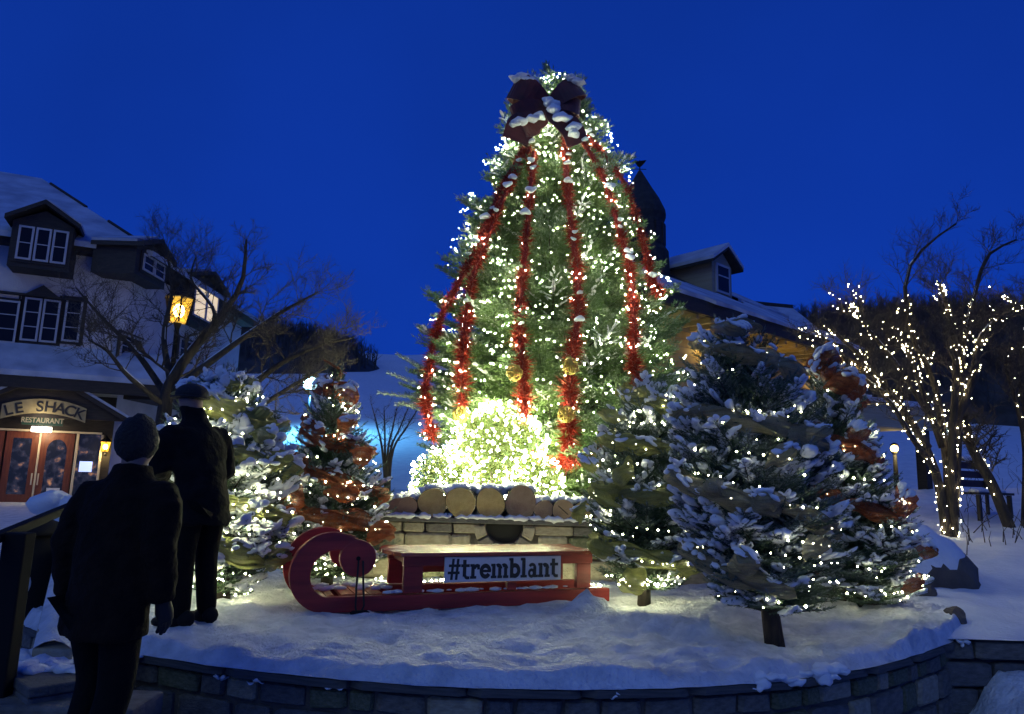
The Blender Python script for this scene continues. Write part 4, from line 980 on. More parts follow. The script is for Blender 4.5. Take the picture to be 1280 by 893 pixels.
o.matrix_world = Matrix.Translation(f1.pt((ua+ub)/2, zb_ + .06, pg - .19)) @ Matrix((-f1.u, Vector((0, 0, 1)), f1.n)).transposed().to_4x4() @ Matrix.Diagonal((.82, 1, 1, 1))
# doors
def door(px0, px1, handle, arch):
    ua, ub = sorted((f1.uz(px0, 595, .1)[0], f1.uz(px1, 595, .1)[0])); dr = f1.part('door', DOORW, hot, ua, ub, zd0, zd1, .092, .14)
    st = Soup(); sw = .15
    f1.box(st, ua, ua + sw, zd0 + .02, zd1 - .02, .141, .165); f1.box(st, ub - sw, ub, zd0 + .02, zd1 - .02, .141, .165)
    f1.box(st, ua + sw, ub - sw, zd1 - .17, zd1 - .02, .141, .164); f1.box(st, ua + sw, ub - sw, zd0 + .02, zd0 + .5, .141, .164)
    st.build('door_frame', DOORW, dr)
    um = (ua+ub)/2; wv = (ub-ua)/2 - sw; zz0, zz1 = zd0 + .5, zd1 - .17
    f1.part('pane', RGLASS, dr, ua + sw, ub - sw, zz0, zz1, .1405, .15)
    if arch:                                                  # spandrels round the arched glass
        for sg_ in (-1, 1):
            pts = [(um + sg_*wv, zz1)] + [(um + sg_*wv*math.cos(t), zz1 - .3 + .3*math.sin(t)) for t in np.linspace(0, math.pi/2, 8)]
            f1.poly('spandrel', DOORW, dr, pts, .151, .163)
    f1.part('kick_plate', CREAM, dr, ua + .06, ub - .06, zd0 + .12, zd0 + .26, .165, .17)
    f1.part('handle', CREAM, dr, *( (ua + .03, ua + .06) if handle > 0 else (ub - .06, ub - .03)), zd0 + .75, zd0 + 1.05, .166, .2)
    if arch: f1.part('notice', WHITEP, dr, um - .18, um + .12, zd0 + .58, zd0 + .68, .151, .155)
door(2, 43, 1, False); door(46, 88, -1, True); door(-45, -1, 1, True)
f1.part('door_trim', CREAM, hot, f1.uz(43.3, 595, .1)[0], f1.uz(45.7, 595, .1)[0], zd0, zd1, .09, .16)
ua, ub = f1.uz(90, 595, .1)[0], f1.uz(93, 595, .1)[0]; f1.part('door_trim', CREAM, hot, ua, ub, zd0, zd1, .09, .2)
f1.part('lintel', CREAM, hot, f1.uz(-60, 541, .1)[0], f1.uz(128, 541, .1)[0], zd1 + .01, zd1 + .06, .092, .2)
ua, ub = f1.uz(93.3, 595, .1)[0], f1.uz(121, 595, .1)[0]
sw_ = f1.part('side_window', RGLASS, hot, ua, ub, zd0 + .5, zd1, .091, .12); f1.part('panel', CREAM, sw_, ua, ub, zd0 + .1, zd0 + .28, .092, .13)
f1.part('door_trim', CREAM, hot, f1.uz(121.3, 595, .1)[0], f1.uz(124, 595, .1)[0], zd0, zd1, .09, .2)
f1.part('door_step', STONE[0], hot, f1.uz(-90, 645, .1)[0], f1.uz(135, 645, .1)[0], zd0 - .25, zd0 - .003, 0.1, 1.6)
tvs = thing('screen', f1.pt(*f1.uz(107, 583, .14), .14), 'small lit blue screen in the window beside the restaurant doors', 'screen'); tv = f1.part('panel', mat('screen_glow', (.3, .4, .9), .4, emit=(.45, .55, 1.0), estr=1.3), None, f1.uz(99, 583, .14)[0], f1.uz(115, 583, .14)[0], f1.uz(107, 590, .14)[1], f1.uz(107, 577, .14)[1], .125, .15)
tv.parent = tvs; tv.matrix_parent_inverse = Matrix.Translation(-tvs.location)
# wall lantern, right of the doors, and lights under the porch
def lantern_glass():
    if 'lantern_glass' in MATS: return MATS['lantern_glass']
    m = bpy.data.materials.new('lantern_glass'); m.use_nodes = True; n = m.node_tree; o = n.nodes['Material Output']; n.nodes.remove(n.nodes['Principled BSDF'])
    e = n.nodes.new('ShaderNodeEmission'); e.inputs[0].default_value = (1, .55, .06, 1); e.inputs[1].default_value = .9; t = n.nodes.new('ShaderNodeBsdfTransparent'); t.inputs[0].default_value = (1, .85, .5, 1)
    a = n.nodes.new('ShaderNodeAddShader'); n.links.new(e.outputs[0], a.inputs[0]); n.links.new(t.outputs[0], a.inputs[1]); n.links.new(a.outputs[0], o.inputs[0]); MATS['lantern_glass'] = m; return m
def lantern(name, base, s_, label, cat, power, col=(1, .72, .3), emat=BULBL, group=None, pole=None):
    o = thing(name, base, label, cat, group); r0, r1, h = .5*s_, .32*s_, .9*s_
    z_ = pole or 0
    fr = Soup()
    for k in range(6):
        a_, b_ = k*math.pi/3, (k+1)*math.pi/3
        fr.tube([(r1*math.cos(a_), r1*math.sin(a_), z_), (r0*math.cos(a_), r0*math.sin(a_), z_ + h)], .035*s_, 5)
    fr.build('cage', BLACK, o)
    gl_ = Soup(); gl_.add([(r1*.95*math.cos(k*math.pi/3), r1*.95*math.sin(k*math.pi/3), z_ + .02*s_) for k in range(6)] + [(r0*.95*math.cos(k*math.pi/3), r0*.95*math.sin(k*math.pi/3), z_ + h - .02*s_) for k in range(6)], [(k, (k+1) % 6, 6+(k+1) % 6, 6+k) for k in range(6)])
    gl_.build('glass', lantern_glass(), o)
    rf_ = Soup(); n8 = 6
    rf_.add([(r0*1.15*math.cos(k*math.pi/3), r0*1.15*math.sin(k*math.pi/3), z_ + h) for k in range(6)] + [(.16*s_*math.cos(k*math.pi/3), .16*s_*math.sin(k*math.pi/3), z_ + h + .38*s_) for k in range(6)] + [(0, 0, z_ + h + .6*s_)], [(k, (k+1) % 6, 6+(k+1) % 6, 6+k) for k in range(6)] + [(6+k, 6+(k+1) % 6, 12) for k in range(6)] + [tuple(range(6))[::-1]])
    rf_.build('cap', BLACK, o)
    if pole:
        Soup().tube([(0, 0, -.2), (0, 0, .3), (0, 0, .35), (0, 0, z_ - .12), (0, 0, z_)], [.11, .10, .055, .045, .14*s_], 10).build('pole', BLACK, o, True)
    else: Soup().tube([(0, 0, -.0), (0, .0, -.12*s_), (-f1.n.x*.3, -f1.n.y*.3, -.3*s_)], .03, 6).build('bracket', BLACK, o)
    pl_ = point('lamp_light', (0, 0, z_ - .06), power, col, .05, o); pl2 = point('lamp_light', (0, 0, z_ + h*.5), power*.5, col, .2*s_, o)
    bl = Soup(); V, F = scatter(ICO2, [(0, 0, z_ + h*.5)], [np.diag([.2*s_, .2*s_, .26*s_])]); obj('bulb', tri_mesh('bulb', V, F, True), emat, o)
    return o
lb = f1.pt(*f1.uz(131, 565, .35), .35); lantern('wall_lantern', lb, .30, 'small warm wall lantern right of the restaurant doors', 'lantern', 14)
pl_ = f1.pt(*f1.uz(52, 537, .55), .55)
dl = thing('porch_light', pl_, 'bright white lamp under the porch above the restaurant doors', 'lamp')
Soup().tube([tuple(-f1.u*-.22), tuple(-f1.u*.22)], .07, 8).build('tube', bulb_mat('porch_tube', (1, .9, .75), 9), dl)
Soup().box((-.04, -.04, .07), (.04, .04, .3)).build('mount', BLACK, dl)
point('lamp_light', (f1.n.x*.12, f1.n.y*.12, -.12), 22, (1, .70, .36), .08, dl)
point('lamp_light', (f1.n.x*.75, f1.n.y*.75, .28), 9, (1, .85, .6), .05, dl)

# ---- right: lodge
E0 = P(845, 378, 16.0); lod = thing('lodge', (0, 0, 0), 'timber lodge with snowy roof, dormer, turret and glowing eaves', 'building')
f3 = Facade((E0.x, E0.y), (.75, .66), (.66, -.75)); zE = E0.z
SHING = mat('dark_shingle', (0.035, 0.034, 0.036), .85, col2=(.02, .02, .022), nscale=6)
CLAP = mat('clapboard', (0.34, 0.31, 0.24), .8, col2=(.28, .25, .19), nscale=3, stretch=(.3, .3, 8))
YSOF = mat('soffit_board', (0.48, 0.36, 0.15), .7, col2=(.36, .26, .1), nscale=3)
u0, u1, run, ris = -1.6, 9.6, 4.2, 2.65
S_ = Soup(); S_.prism([f3.pt(u0, zE, .35), f3.pt(u1, zE, .35), f3.pt(u1 - .3, zE + ris, -run), f3.pt(u0, zE + ris, -run)], Vector((0, 0, .10))); lr = S_.build('roof', SHING, lod)
# snow lies in patches on the lower roof and near the dormer
def roofpatch(us, v0, v1, seed):
    """snow sheet between ragged lines v0..v1 (fraction of the slope)"""
    S_ = Soup(); vs = []; n_ = 40
    for i in range(n_ + 1):
        u = us[0] + (us[1]-us[0])*i/n_; a_ = v0 + .03*fbm(u*1.3, seed); b_ = v1 + .10*fbm(u*.9, seed + 5) + .05*fbm(u*4, seed + 9)
        b_ = max(b_, a_ + .02)
        for v, hh in ((a_, .103), (a_, .20), (b_, .19), (b_, .103)): vs.append(tuple(f3.pt(u, zE + ris*v + hh, .35 - (run+.35)*v)))
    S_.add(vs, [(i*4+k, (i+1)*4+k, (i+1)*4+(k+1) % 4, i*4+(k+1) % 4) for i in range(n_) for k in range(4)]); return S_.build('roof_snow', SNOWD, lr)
roofpatch((u0, u1), -.01, .42, 1); roofpatch((6.2, u1 - .2), .55, .98, 4); roofpatch((u0, 2.0), .6, .99, 7)
f3.part('eave_board', DKWOOD, lod, u0, u1, zE - .24, zE + .0, .25, .36)
f3.part('soffit', YSOF, lod, u0, u1, zE - .20, zE - .12, -.75, .249)
for k in range(19):
    u = u0 + .3 + k*.58; f3.part('rafter_tail', YSOF, lod, u, u + .1, zE - .34, zE - .201, -.74, .24)
f3.part('wall', CLAP, lod, u0, u1 - .6, .6, zE - .121, -1.05, -.76)
for k in range(9): f3.part('clapboard', YSOF, lod, u0, u1 - .6, zE - .55 - k*.2, zE - .37 - k*.2, -.758, -.735 + .006*(k % 2))
for x0, x1 in ((1008, 1030), (1034, 1058), (1060, 1078)):
    pa, pb = f3.uz(x0, 448, -.72), f3.uz(x1, 478, -.72); u_a, u_b = pa[0], pb[0]; za_, zb_ = f3.uz((x0+x1)/2, 446, -.72)[1], f3.uz((x0+x1)/2, 480, -.72)[1]
    wn = f3.part('window', DKWOOD, lod, u_a, u_b, zb_, za_, -.73, -.69)
    f3.part('pane', mat('lodge_window_glow', (.9, .6, .15), .4, emit=(1, .62, .08), estr=.85), wn, u_a + .06, u_b - .06, zb_ + .06, za_ - .06, -.69, -.68)
    br_ = Soup()
    for q in range(1, 4): f3.box(br_, u_a + .06, u_b - .06, zb_ + (za_-zb_)*q/4 - .015, zb_ + (za_-zb_)*q/4 + .015, -.679, -.66)
    for q in range(1, 3): f3.box(br_, u_a + (u_b-u_a)*q/3 - .015, u_a + (u_b-u_a)*q/3 + .015, zb_ + .06, za_ - .06, -.678, -.657)
    br_.build('glazing_bars', DKWOOD, wn)
# dormer
cu, cz_ = f3.uz(903, 374, -2.0); dW, dH = .52, 1.0; zr = zE + ris*(2.35/(run+.35)) + .1
dm = f3.part('dormer', CLAP, lod, cu - dW, cu + dW, zr - .3, zr + dH, -3.9, -2.0)
f3.poly('gable', CLAP, dm, [(cu - dW, zr + dH), (cu + dW, zr + dH), (cu, zr + dH + .42)], -3.9, -2.004)
for sg_ in (-1, 1):
    f3.poly('dormer_roof', SHING, dm, [(cu, zr + dH + .42), (cu + sg_*.8, zr + dH - .12), (cu + sg_*.8, zr + dH - .04), (cu, zr + dH + .50)], -3.9, -1.75)
    f3.poly('dormer_snow', SNOWD, dm, [(cu, zr + dH + .503), (cu + sg_*.82, zr + dH - .04), (cu + sg_*.82, zr + dH + .06), (cu, zr + dH + .63)], -3.9, -1.74)
wn = f3.part('window', FRAME, dm, cu - .36, cu + .36, zr + .08, zr + dH - .02, -1.995, -1.95); f3.part('pane', GLASS, wn, cu - .28, cu + .28, zr + .16, zr + dH - .1, -1.95, -1.94)
f3.part('sash_bar', FRAME, wn, cu - .28, cu + .28, zr + .58, zr + .62, -1.939, -1.925)
# turret with bell roof and weathervane
tc_ = P(800, 300, 21.0); tz = lambda py: P(800, py, 21.0).z
rings = [(372, 40), (335, 38), (318, 37), (312, 33), (280, 31), (272, 34), (266, 33), (250, 25), (235, 15), (222, 7), (214, 2)]
S_ = Soup(); n_ = 16; vs = []
for py, hw_ in rings: vs += [(tc_.x + hw_/FPX*21*math.cos(6.2832*k/n_), tc_.y + hw_/FPX*21*math.sin(6.2832*k/n_), tz(py)) for k in range(n_)]
S_.add(vs, [(j*n_+k, j*n_+(k+1) % n_, (j+1)*n_+(k+1) % n_, (j+1)*n_+k) for j in range(len(rings)-1) for k in range(n_)]); tu = S_.build('turret', SHING, lod)
for k in range(-3, 4):
    a_ = -math.pi/2 + k*.42 + .2; c_ = Vector((math.cos(a_), math.sin(a_), 0)); r_ = 31.5/FPX*21; tq = Vector((-c_.y, c_.x, 0)); S_ = Soup()
    p_ = tc_ + c_*(r_ - .02); S_.prism([p_ - tq*.12 + Vector((0, 0, tz(309) - tc_.z)), p_ + tq*.12 + Vector((0, 0, tz(309) - tc_.z)), p_ + tq*.12 + Vector((0, 0, tz(284) - tc_.z)), p_ - tq*.12 + Vector((0, 0, tz(284) - tc_.z))], c_*.05); S_.build('louvre', DKWOOD, tu)
wv = thing('weathervane', (tc_.x, tc_.y, tz(214)), 'black bird weathervane on top of the dark turret', 'weathervane')
Soup().tube([(0, 0, -.1), (0, 0, .35)], .018, 6).build('rod', BLACK, wv)
Soup().tube([(-.2, 0, .06), (.2, 0, .06)], .012, 5).build('arm', BLACK, wv)
s7 = 21/FPX
Soup().prism([(x*s7, -.02, .12 + z_*s7) for x, z_ in ((-8, 9), (-5, 9.5), (-3, 8.5), (9, 10.5), (6, 6), (3, 2.5), (0, 0), (-3, 1.5), (-5, 5))], (0, .04, 0)).build('bird', BLACK, wv, bevel=.008)
# lower wing behind
f5 = Facade((P(957, 430, 27).x, 27), (.97, .24), (.24, -.97)); zw0 = P(1000, 432, 27).z; zw1 = P(1000, 383, 29.5).z; wl = 3.2
wg = thing('lodge_wing', (0, 0, 0), 'lower wing of the lodge with a flat snowy ridge', 'building')
f5.part('wall', CLAP, wg, .1, wl - .1, .8, zw0, -5, -.3)
Soup().prism([f5.pt(-.2, zw0, .2), f5.pt(wl, zw0, .2), f5.pt(wl - .1, zw1, -2.6), f5.pt(-.2, zw1, -2.6)], (0, 0, .12)).build('roof', SNOWD, wg)
f5.part('ridge_cap', SHING, wg, -.2, wl - .1, zw1 + .08, zw1 + .24, -2.8, -2.55)
f5.part('eave_board', DKWOOD, wg, -.2, wl, zw0 - .25, zw0 - .004, .05, .2)
# covered passage: long beam, post, warm underside
pb = thing('covered_passage', (0, 0, 0), 'timber beam of the covered passage right of the lodge', 'passage')
A_, B_ = P(985, 512, 15.5), P(1165, 522, 17.6)
f6 = Facade((A_.x, A_.y), (B_.x - A_.x, B_.y - A_.y), ((B_.y - A_.y), -(B_.x - A_.x))); lw_ = math.hypot(B_.x - A_.x, B_.y - A_.y); zt_, zb2 = P(1060, 500, 16.3).z, P(1060, 530, 16.3).z
f6.part('beam', CLAP, pb, 0, lw_, zb2, zt_, -.3, 0); f6.part('beam_snow', SNOWD, pb, -.1, lw_ + .1, zt_ + .003, zt_ + .12, -.9, .06); f6.part('deck', YSOF, pb, .0, lw_, zb2 + .05, zb2 + .2, -2.2, -.301)
f6.part('post', DKWOOD, pb, .2, .45, .4, zb2 - .002, -.28, -.03); f6.part('post', DKWOOD, pb, lw_ - .3, lw_ - .1, .4, zb2 - .002, -.28, -.03)
for k in range(2): f6.part('rail', DKWOOD, pb, 0, lw_, zt_ + .35 + k*.3, zt_ + .40 + k*.3, -.2, -.15)
for k in range(12): f6.part('baluster', DKWOOD, pb, .1 + k*(lw_-.2)/11, .13 + k*(lw_-.2)/11, zt_ + .124, zt_ + .64, -.21, -.14)
# the lamps that light the eaves from below
for px, py in ((885, 432), (955, 440), (1020, 446), (1050, 450)):
    uu, zz = f3.uz(px, py, -.5); el = thing('eave_lamp', f3.pt(uu, zE - .75, -.55), 'small warm lamp under the lodge eave, at left of the dormer' if px == 885 else ('small warm lamp under the lodge eave, below the dormer' if px == 955 else ('small warm lamp under the lodge eave over the left lit window' if px == 1020 else 'small warm lamp under the lodge eave over the middle lit window')), 'lamp', 'lamps under the lodge eave')
    V, F = scatter(ICO1, [(0, 0, 0)], [np.diag([.06, .06, .08])]); obj('bulb', tri_mesh('bulb', V, F, True), BULBL, el); Soup().tube([(0, 0, .08), tuple(-f3.n*.19 + Vector((0, 0, .1)))], .02, 5).build('bracket', BLACK, el)
    point('lamp_light', (0, 0, -.0), 14, (1, .68, .2), .08, el)

# ================================================================== LAMPS
lp = P(222, 404, 14.0); gz_ = ground_z(lp.x, 14.0)
lantern('street_lantern', (lp.x, 14.0, gz_), .55, 'glowing yellow street lantern on a pole among bare branches', 'street lamp', 70, (1, .74, .28), pole=lp.z - gz_)
def pole_lamp(name, px, py, Y, r_, label, power, col, em, gz_, aim=None):
    q = P(px, py, Y); o = thing(name, (q.x, Y, gz_), label, 'street lamp'); h = q.z - gz_
    Soup().tube([(0, 0, -.2), (0, 0, h*.5), (0, 0, h - r_*1.5)], [.09, .07, .05], 8).build('pole', BLACK, o, True)
    Soup().tube([(0, 0, h - r_*1.6), (0, 0, h - r_), (0, 0, h - r_*.8)], [.05, r_*.9, r_*.5], 10).build('collar', BLACK, o, True)
    V, F = scatter(ICO2, [(0, 0, h)], [np.diag([r_, r_, r_])]); obj('globe', tri_mesh('globe', V, F, True), em, o)
    Soup().tube([(0, 0, h + r_*1.0), (0, 0, h + r_*1.3), (0, 0, h + r_*1.6)], [r_*1.2, r_*.8, .02], 10).build('hood', BLACK, o, True)
    lo = point('lamp_light', (0, -r_*1.3, h - r_*.4), power, col, r_, o)
    if aim:                                                   # a flood lamp throws its light one way
        d_ = bpy.data.lights.new('flood', 'SPOT'); d_.energy = power; d_.color = col; d_.spot_size = R(172); d_.spot_blend = .6; d_.shadow_soft_size = r_*.5; lo.data = d_
        lo.location = Vector((0, 0, h)) + Vector(aim).normalized()*r_*1.4; lo.rotation_euler = Vector(aim).to_track_quat('-Z', 'Y').to_euler()
    return o
pole_lamp('flood_lamp', 388, 480, 36.0, .36, 'cold blue white lamp shining over the ski slope', 5200, (.12, .52, 1), bulb_mat('globe_blue', (.45, .85, 1), 25), slope_z(-10, 36), (.25, .0, -1.0))
pole_lamp('post_lamp', 1118, 561, 21.5, .11, 'small warm lamp on a slim post in the passage right of the firs', 90, (1, .75, .3), bulb_mat('globe_warm', (1, .62, .14), 14), .7)

# ================================================================== BARE TREES
def limb_children(rs, out_, p, d, l, r_, depth, up=.25):
    n_ = 6; pts = [p.copy()]; d = d.copy()
    for k in range(n_):
        d = (d + Vector((rs.gauss(0, .16), rs.gauss(0, .16), rs.gauss(0, .12) + up*.12))).normalized(); pts.append(pts[-1] + d*(l/n_))
    out_.append((pts, [r_*(1 - .75*k/n_) for k in range(n_+1)], depth))
    if depth <= 0: return
    for k in range(2, n_ + 1):
        for _ in range(2 if depth > 1 else 2):
            if rs.random() < .85:
                ax_ = Vector((rs.gauss(0, 1), rs.gauss(0, 1), rs.gauss(0, .7))).normalized()
                nd = (d*.75 + ax_*.75 + Vector((0, 0, .15))).normalized(); limb_children(rs, out_, pts[k], nd, l*rs.uniform(.4, .65), max(r_*.5, .0022), depth-1, up)
def bare_tree(name, base, limbs, label, seed, r0, twig=1.0, depth=2, group=None, snowy=True, spawn=2):
    """limbs: lists of points; twigs grow from them"""
    rs = random.Random(seed); o = thing(name, base, label, 'bare tree', group); inv = -Vector(base); out_ = []
    for pts, ra, rb in limbs:
        path = spline(pts, 14); rad = [ra + (rb - ra)*k/13 for k in range(14)]; out_.append((path, rad, 9))
        for k in range(5, 14):
            for _ in range(spawn):
                d = (path[min(k+1, 13)] - path[k-1]).normalized(); ax_ = Vector((rs.gauss(0, 1), rs.gauss(0, 1), rs.gauss(0, .8))).normalized()
                limb_children(rs, out_, path[k], (d*.7 + ax_*.8 + Vector((0, 0, .2))).normalized(), twig*rs.uniform(.5, 1.1)*(1.25 - .05*k), max(rad[k]*.3, .005), depth)
    tk, tw, sn = Soup(), Soup(), Soup()
    for pts, rad, dp in out_:
        q = [p + inv for p in pts]
        (tk if dp == 9 else tw).tube(q, rad, 7 if dp == 9 else (4 if dp > 0 else 3), dp == 9)
        if snowy and (dp == 9 or False):
            run_ = [k for k in range(len(q)-1)]; a_ = rs.randint(0, 4); seg = q[a_:a_ + rs.randint(4, 9)]; rr = rad[a_:a_ + len(seg)]
            if len(seg) > 2: sn.tube([p + Vector((0, 0, r_*.75)) for p, r_ in zip(seg, rr)], [max(r_*.7, .006)*(1 if 0 < i < len(seg)-1 else .3) for i, r_ in enumerate(rr)], 5)
    tk.build('trunk', BARK, o, True); tag(tw.build('crown', TWIG, o), kind='stuff')
    if sn.n: tag(sn.build('snow', SNOW, o, True), kind='stuff')
    return o, out_
Yt = 11.5
def PL(Y, *pp): return [P(x, y, Y + dy) for x, y, dy in pp]
b0 = P(196, 600, Yt); b0.z = ground_z(b0.x, Yt) - .05
lim = [([b0, *PL(Yt, (205, 520, 0), (218, 470, 0), (255, 420, .3), (300, 360, .6), (308, 300, .8))], .14, .02),
       ([*PL(Yt, (214, 490, 0), (280, 440, -.3), (345, 395, -.5), (398, 365, -.6))], .07, .012),
       ([*PL(Yt, (206, 530, 0), (300, 490, -.7), (350, 455, -1.0), (400, 432, -1.2), (440, 423, -1.3))], .07, .012),
       ([*PL(Yt, (212, 500, 0), (170, 440, .2), (130, 400, .3), (95, 360, .4))], .06, .012),
       ([*PL(Yt, (214, 480, 0), (205, 420, .4), (215, 360, .7), (205, 300, 1.0))], .06, .012),
       ([*PL(Yt, (208, 510, 0), (160, 470, -.5), (135, 440, -.6), (110, 425, -.8))], .05, .01),
       ([*PL(Yt, (230, 520, 0), (290, 530, -1.0), (330, 505, -1.4), (370, 480, -1.5), (412, 458, -1.5))], .06, .012),
       ([*PL(Yt, (255, 425, .3), (268, 390, .3), (240, 350, .3), (245, 320, .4))], .04, .01)]
bare_tree('bare_tree', b0, lim, 'leafless tree with snowy limbs in front of the hotel', 5, .1, .8, 2)
bb = P(488, 605, 15.0); bb.z = ground_z(bb.x, 15) - .05
bl_ = [([bb, *PL(15, (483 + dx*.3, 570, 0), (486 + dx, 535, 0), (488 + dx*1.6, 510, 0))], .035, .008) for dx in (-14, -5, 5, 14, 22)]
bare_tree('bare_shrub', bb, bl_, 'thin leafless shrub against the blue slope left of the tall tree', 8, .03, .45, 1, snowy=False, spawn=1)
# the lit tree on the right
Yr = 10.8
c0 = P(1183, 655, Yr); c0.z = bank_z(c0.x, Yr) - .06
lim = [([c0, *PL(Yr, (1172, 600, 0), (1150, 545, -.2), (1120, 500, -.4), (1085, 455, -.5), (1045, 418, -.6))], .075, .02),
       ([c0 + Vector((.05, .05, 0)), *PL(Yr, (1185, 590, 0), (1175, 520, .2), (1165, 470, .3), (1140, 420, .3), (1132, 350, .4), (1155, 310, .5), (1195, 280, .6))], .07, .014),
       ([c0 + Vector((.10, .0, 0)), *PL(Yr, (1190, 560, -.1), (1195, 480, -.2), (1192, 420, -.3), (1180, 370, -.3), (1172, 352, -.3))], .07, .018),
       ([c0 + Vector((.12, .1, 0)), *PL(Yr, (1196, 590, .1), (1200, 500, .3), (1205, 430, .4), (1218, 370, .5), (1235, 320, .6), (1270, 300, .8))], .07, .016),
       ([*PL(Yr, (1193, 530, 0), (1215, 480, -.2), (1225, 425, -.4), (1255, 395, -.5), (1300, 375, -.6))], .07, .016),
       ([*PL(Yr, (1160, 560, -.1), (1120, 505, -.3), (1080, 475, -.5), (1050, 440, -.6), (1020, 415, -.6))], .06, .012),
       ([*PL(Yr, (1170, 590, -.2), (1135, 540, -.5), (1110, 500, -.7), (1070, 480, -.8), (1045, 470, -.8))], .045, .012),
       ([*PL(Yr, (1175, 540, .1), (1130, 470, .0), (1100, 430, -.1), (1075, 400, -.2), (1060, 380, -.2))], .045, .012),
       ([*PL(Yr, (1178, 560, 0), (1150, 480, .1), (1130, 430, .3), (1118, 408, .3))], .05, .012)]
o, out_ = bare_tree('bare_tree', c0, lim, 'leafless tree wrapped in string lights on the right snow bank', 11, .1, .75, 2)
pts = []
for path, rad, dp in out_:
    if dp == 9:
        L_ = sum((b-a).length for a, b in zip(path, path[1:]))
        for k in range(int(L_*19)):
            u = random.uniform(0, 12.9); i = int(u); p = path[i].lerp(path[i+1], u - i); a_ = random.uniform(0, 6.28); rr = rad[i] + .015
            pts.append((p.x + rr*math.cos(a_)*1.1, p.y + rr*math.sin(a_)*1.1, p.z + random.uniform(-.03, .03)))
for path, rad, dp in out_:
    if dp == 2 and random.random() < .5:
        for k in range(4):
            u = random.uniform(0, 5.9); i = int(u); p = path[i].lerp(path[i+1], u - i); pts.append((p.x + random.gauss(0, .01), p.y - .015, p.z + random.gauss(0, .01)))
ztop = P(1180, 352, Yr).z; pts = [q for q in pts if q[2] < ztop - .25*random.random()]
tag(bulbs('string_lights', pts, .0088, bulb_mat('bulb_tree', (1, .86, .5), 60)), 'string lights wrapped along the limbs of the right bare tree', 'string lights', kind='stuff')
# its neighbour at the frame edge, a leaning stem
d0 = P(1262, 648, 11.6); d0.z = bank_z(d0.x, 11.6) - .05
lim = [([d0, *PL(11.6, (1240, 605, 0), (1215, 560, 0), (1208, 530, 0))], .09, .06), ([d0 + Vector((.3, .1, 0)), *PL(11.6, (1282, 560, 0), (1270, 500, 0), (1258, 460, .2), (1262, 420, .3))], .06, .014), ([d0 + Vector((.35, 0, 0)), *PL(11.6, (1290, 560, 0), (1275, 470, .2), (1285, 400, .2), (1290, 350, .3))], .06, .014)]
o, out_ = bare_tree('bare_tree', d0, lim, 'leaning bare stems at the right edge with few lights', 21, .1, .7, 2)
pts = [(p.x + random.gauss(0, .07), p.y - .06, p.z + random.gauss(0, .05)) for path, rad, dp in out_ if dp == 9 for p in path[2:] for _ in range(1)]
tag(bulbs('string_lights', pts, .009, bulb_mat('bulb_tree', (1, .9, .66), 60)), 'few string lights on the leaning bare stems at the right', 'string lights', kind='stuff')
# scrub poking out of the snow below
tw = Soup(); rs = random.Random(3)
for k in range(70):
    q = G(rs.uniform(1200, 1290), rs.uniform(628, 665), .62); q.z = bank_z(q.x, q.y) - .03; d = Vector((rs.gauss(0, .5), rs.gauss(0, .4), 1)).normalized(); l = rs.uniform(.15, .5)
    tw.tube([q, q + d*l*.5, q + d*l + Vector((rs.gauss(0, .08), 0, 0))], [.008, .006, .003], 4, False)
tag(tw.build('dry_scrub', TWIG, None), 'dry thin twigs poking from the snow under the right trees', 'scrub', kind='stuff')
# snowy bench-like steps of planks
q = P(1238, 612, 12.6); ben = thing('garden_bench', (q.x, q.y, bank_z(q.x, 12.5)), 'snowy dark bench half hidden behind the leaning stems', 'bench', rz=.5)
for k in range(3): Soup().box((-.55, -.1 + .14*k, .42), (.55, .02 + .14*k, .46)).build('slat', DKWOOD, ben)
for k in range(3): Soup().box((-.55, .34 + .03*k, .55 + .16*k), (.55, .37 + .03*k, .67 + .16*k)).build('slat', mat('bench_red', (.06, .03, .025), .6), ben)
for x_ in (-.5, .44): Soup().box((x_, -.08, -.1), (x_ + .06, -.02, .418)).build('leg', DKWOOD, ben); Soup().box((x_, .3, -.1), (x_ + .06, .338, 1.05)).build('leg', DKWOOD, ben)
V, F = scatter(ICO2, [(random.uniform(-.45, .45), random.choice((.05, .37)), 0) for _ in range(24)], [np.diag([.14, .10, .05])]*24); V[:, 2] += np.where(V[:, 1] > .26, 1.04, .48); tag(obj('snow', tri_mesh('snow', V, F, True), SNOW, ben), kind='stuff')

# boulders
def boulder(px, py, Y, sz_, label, seed, sn=True, cap=.75):
    q = P(px, py, Y); zz = (bank_z(q.x, Y) if q.x > 2.6 else bed_z(q.x, Y)); o = thing('boulder', (q.x, Y, zz), label, 'boulder', 'boulders on the snow bank')
    V = ICO3[0].copy(); V = np.array([Vector(v)*(1 + .28*noise.noise(Vector(v)*1.3 + Vector((seed, 0, 0))) + .07*noise.noise(Vector(v)*4 + Vector((0, seed, 0)))) for v in V])*np.array(sz_)
    obj('rock', tri_mesh('rock', V, ICO3[1]), mat('boulder_rock', (.07, .06, .055), .9, col2=(.11, .095, .08), nscale=4, bump=.7, bscale=14), o)
    if sn:
        W_ = V*np.array((1.01, 1.0, 1.0)); W_[:, 2] = np.where(V[:, 2] > 0, V[:, 2] + .08*np.clip((V[:, 2] - sz_[2]*.18)/sz_[2]*3, -1, 1), V[:, 2]*.5 - .05); W_[:, 0] -= .12*sz_[0]; obj('snow', tri_mesh('snow', W_, ICO3[1], True), SNOW, o)
boulder(1150, 690, 8.0, (.58, .42, .46), 'big dark boulder capped with snow right of the orange ribboned fir', 3.1)
boulder(1192, 765, 6.35, (.10, .09, .10), 'small dark stone at the right rim of the bed', 5.2, False)
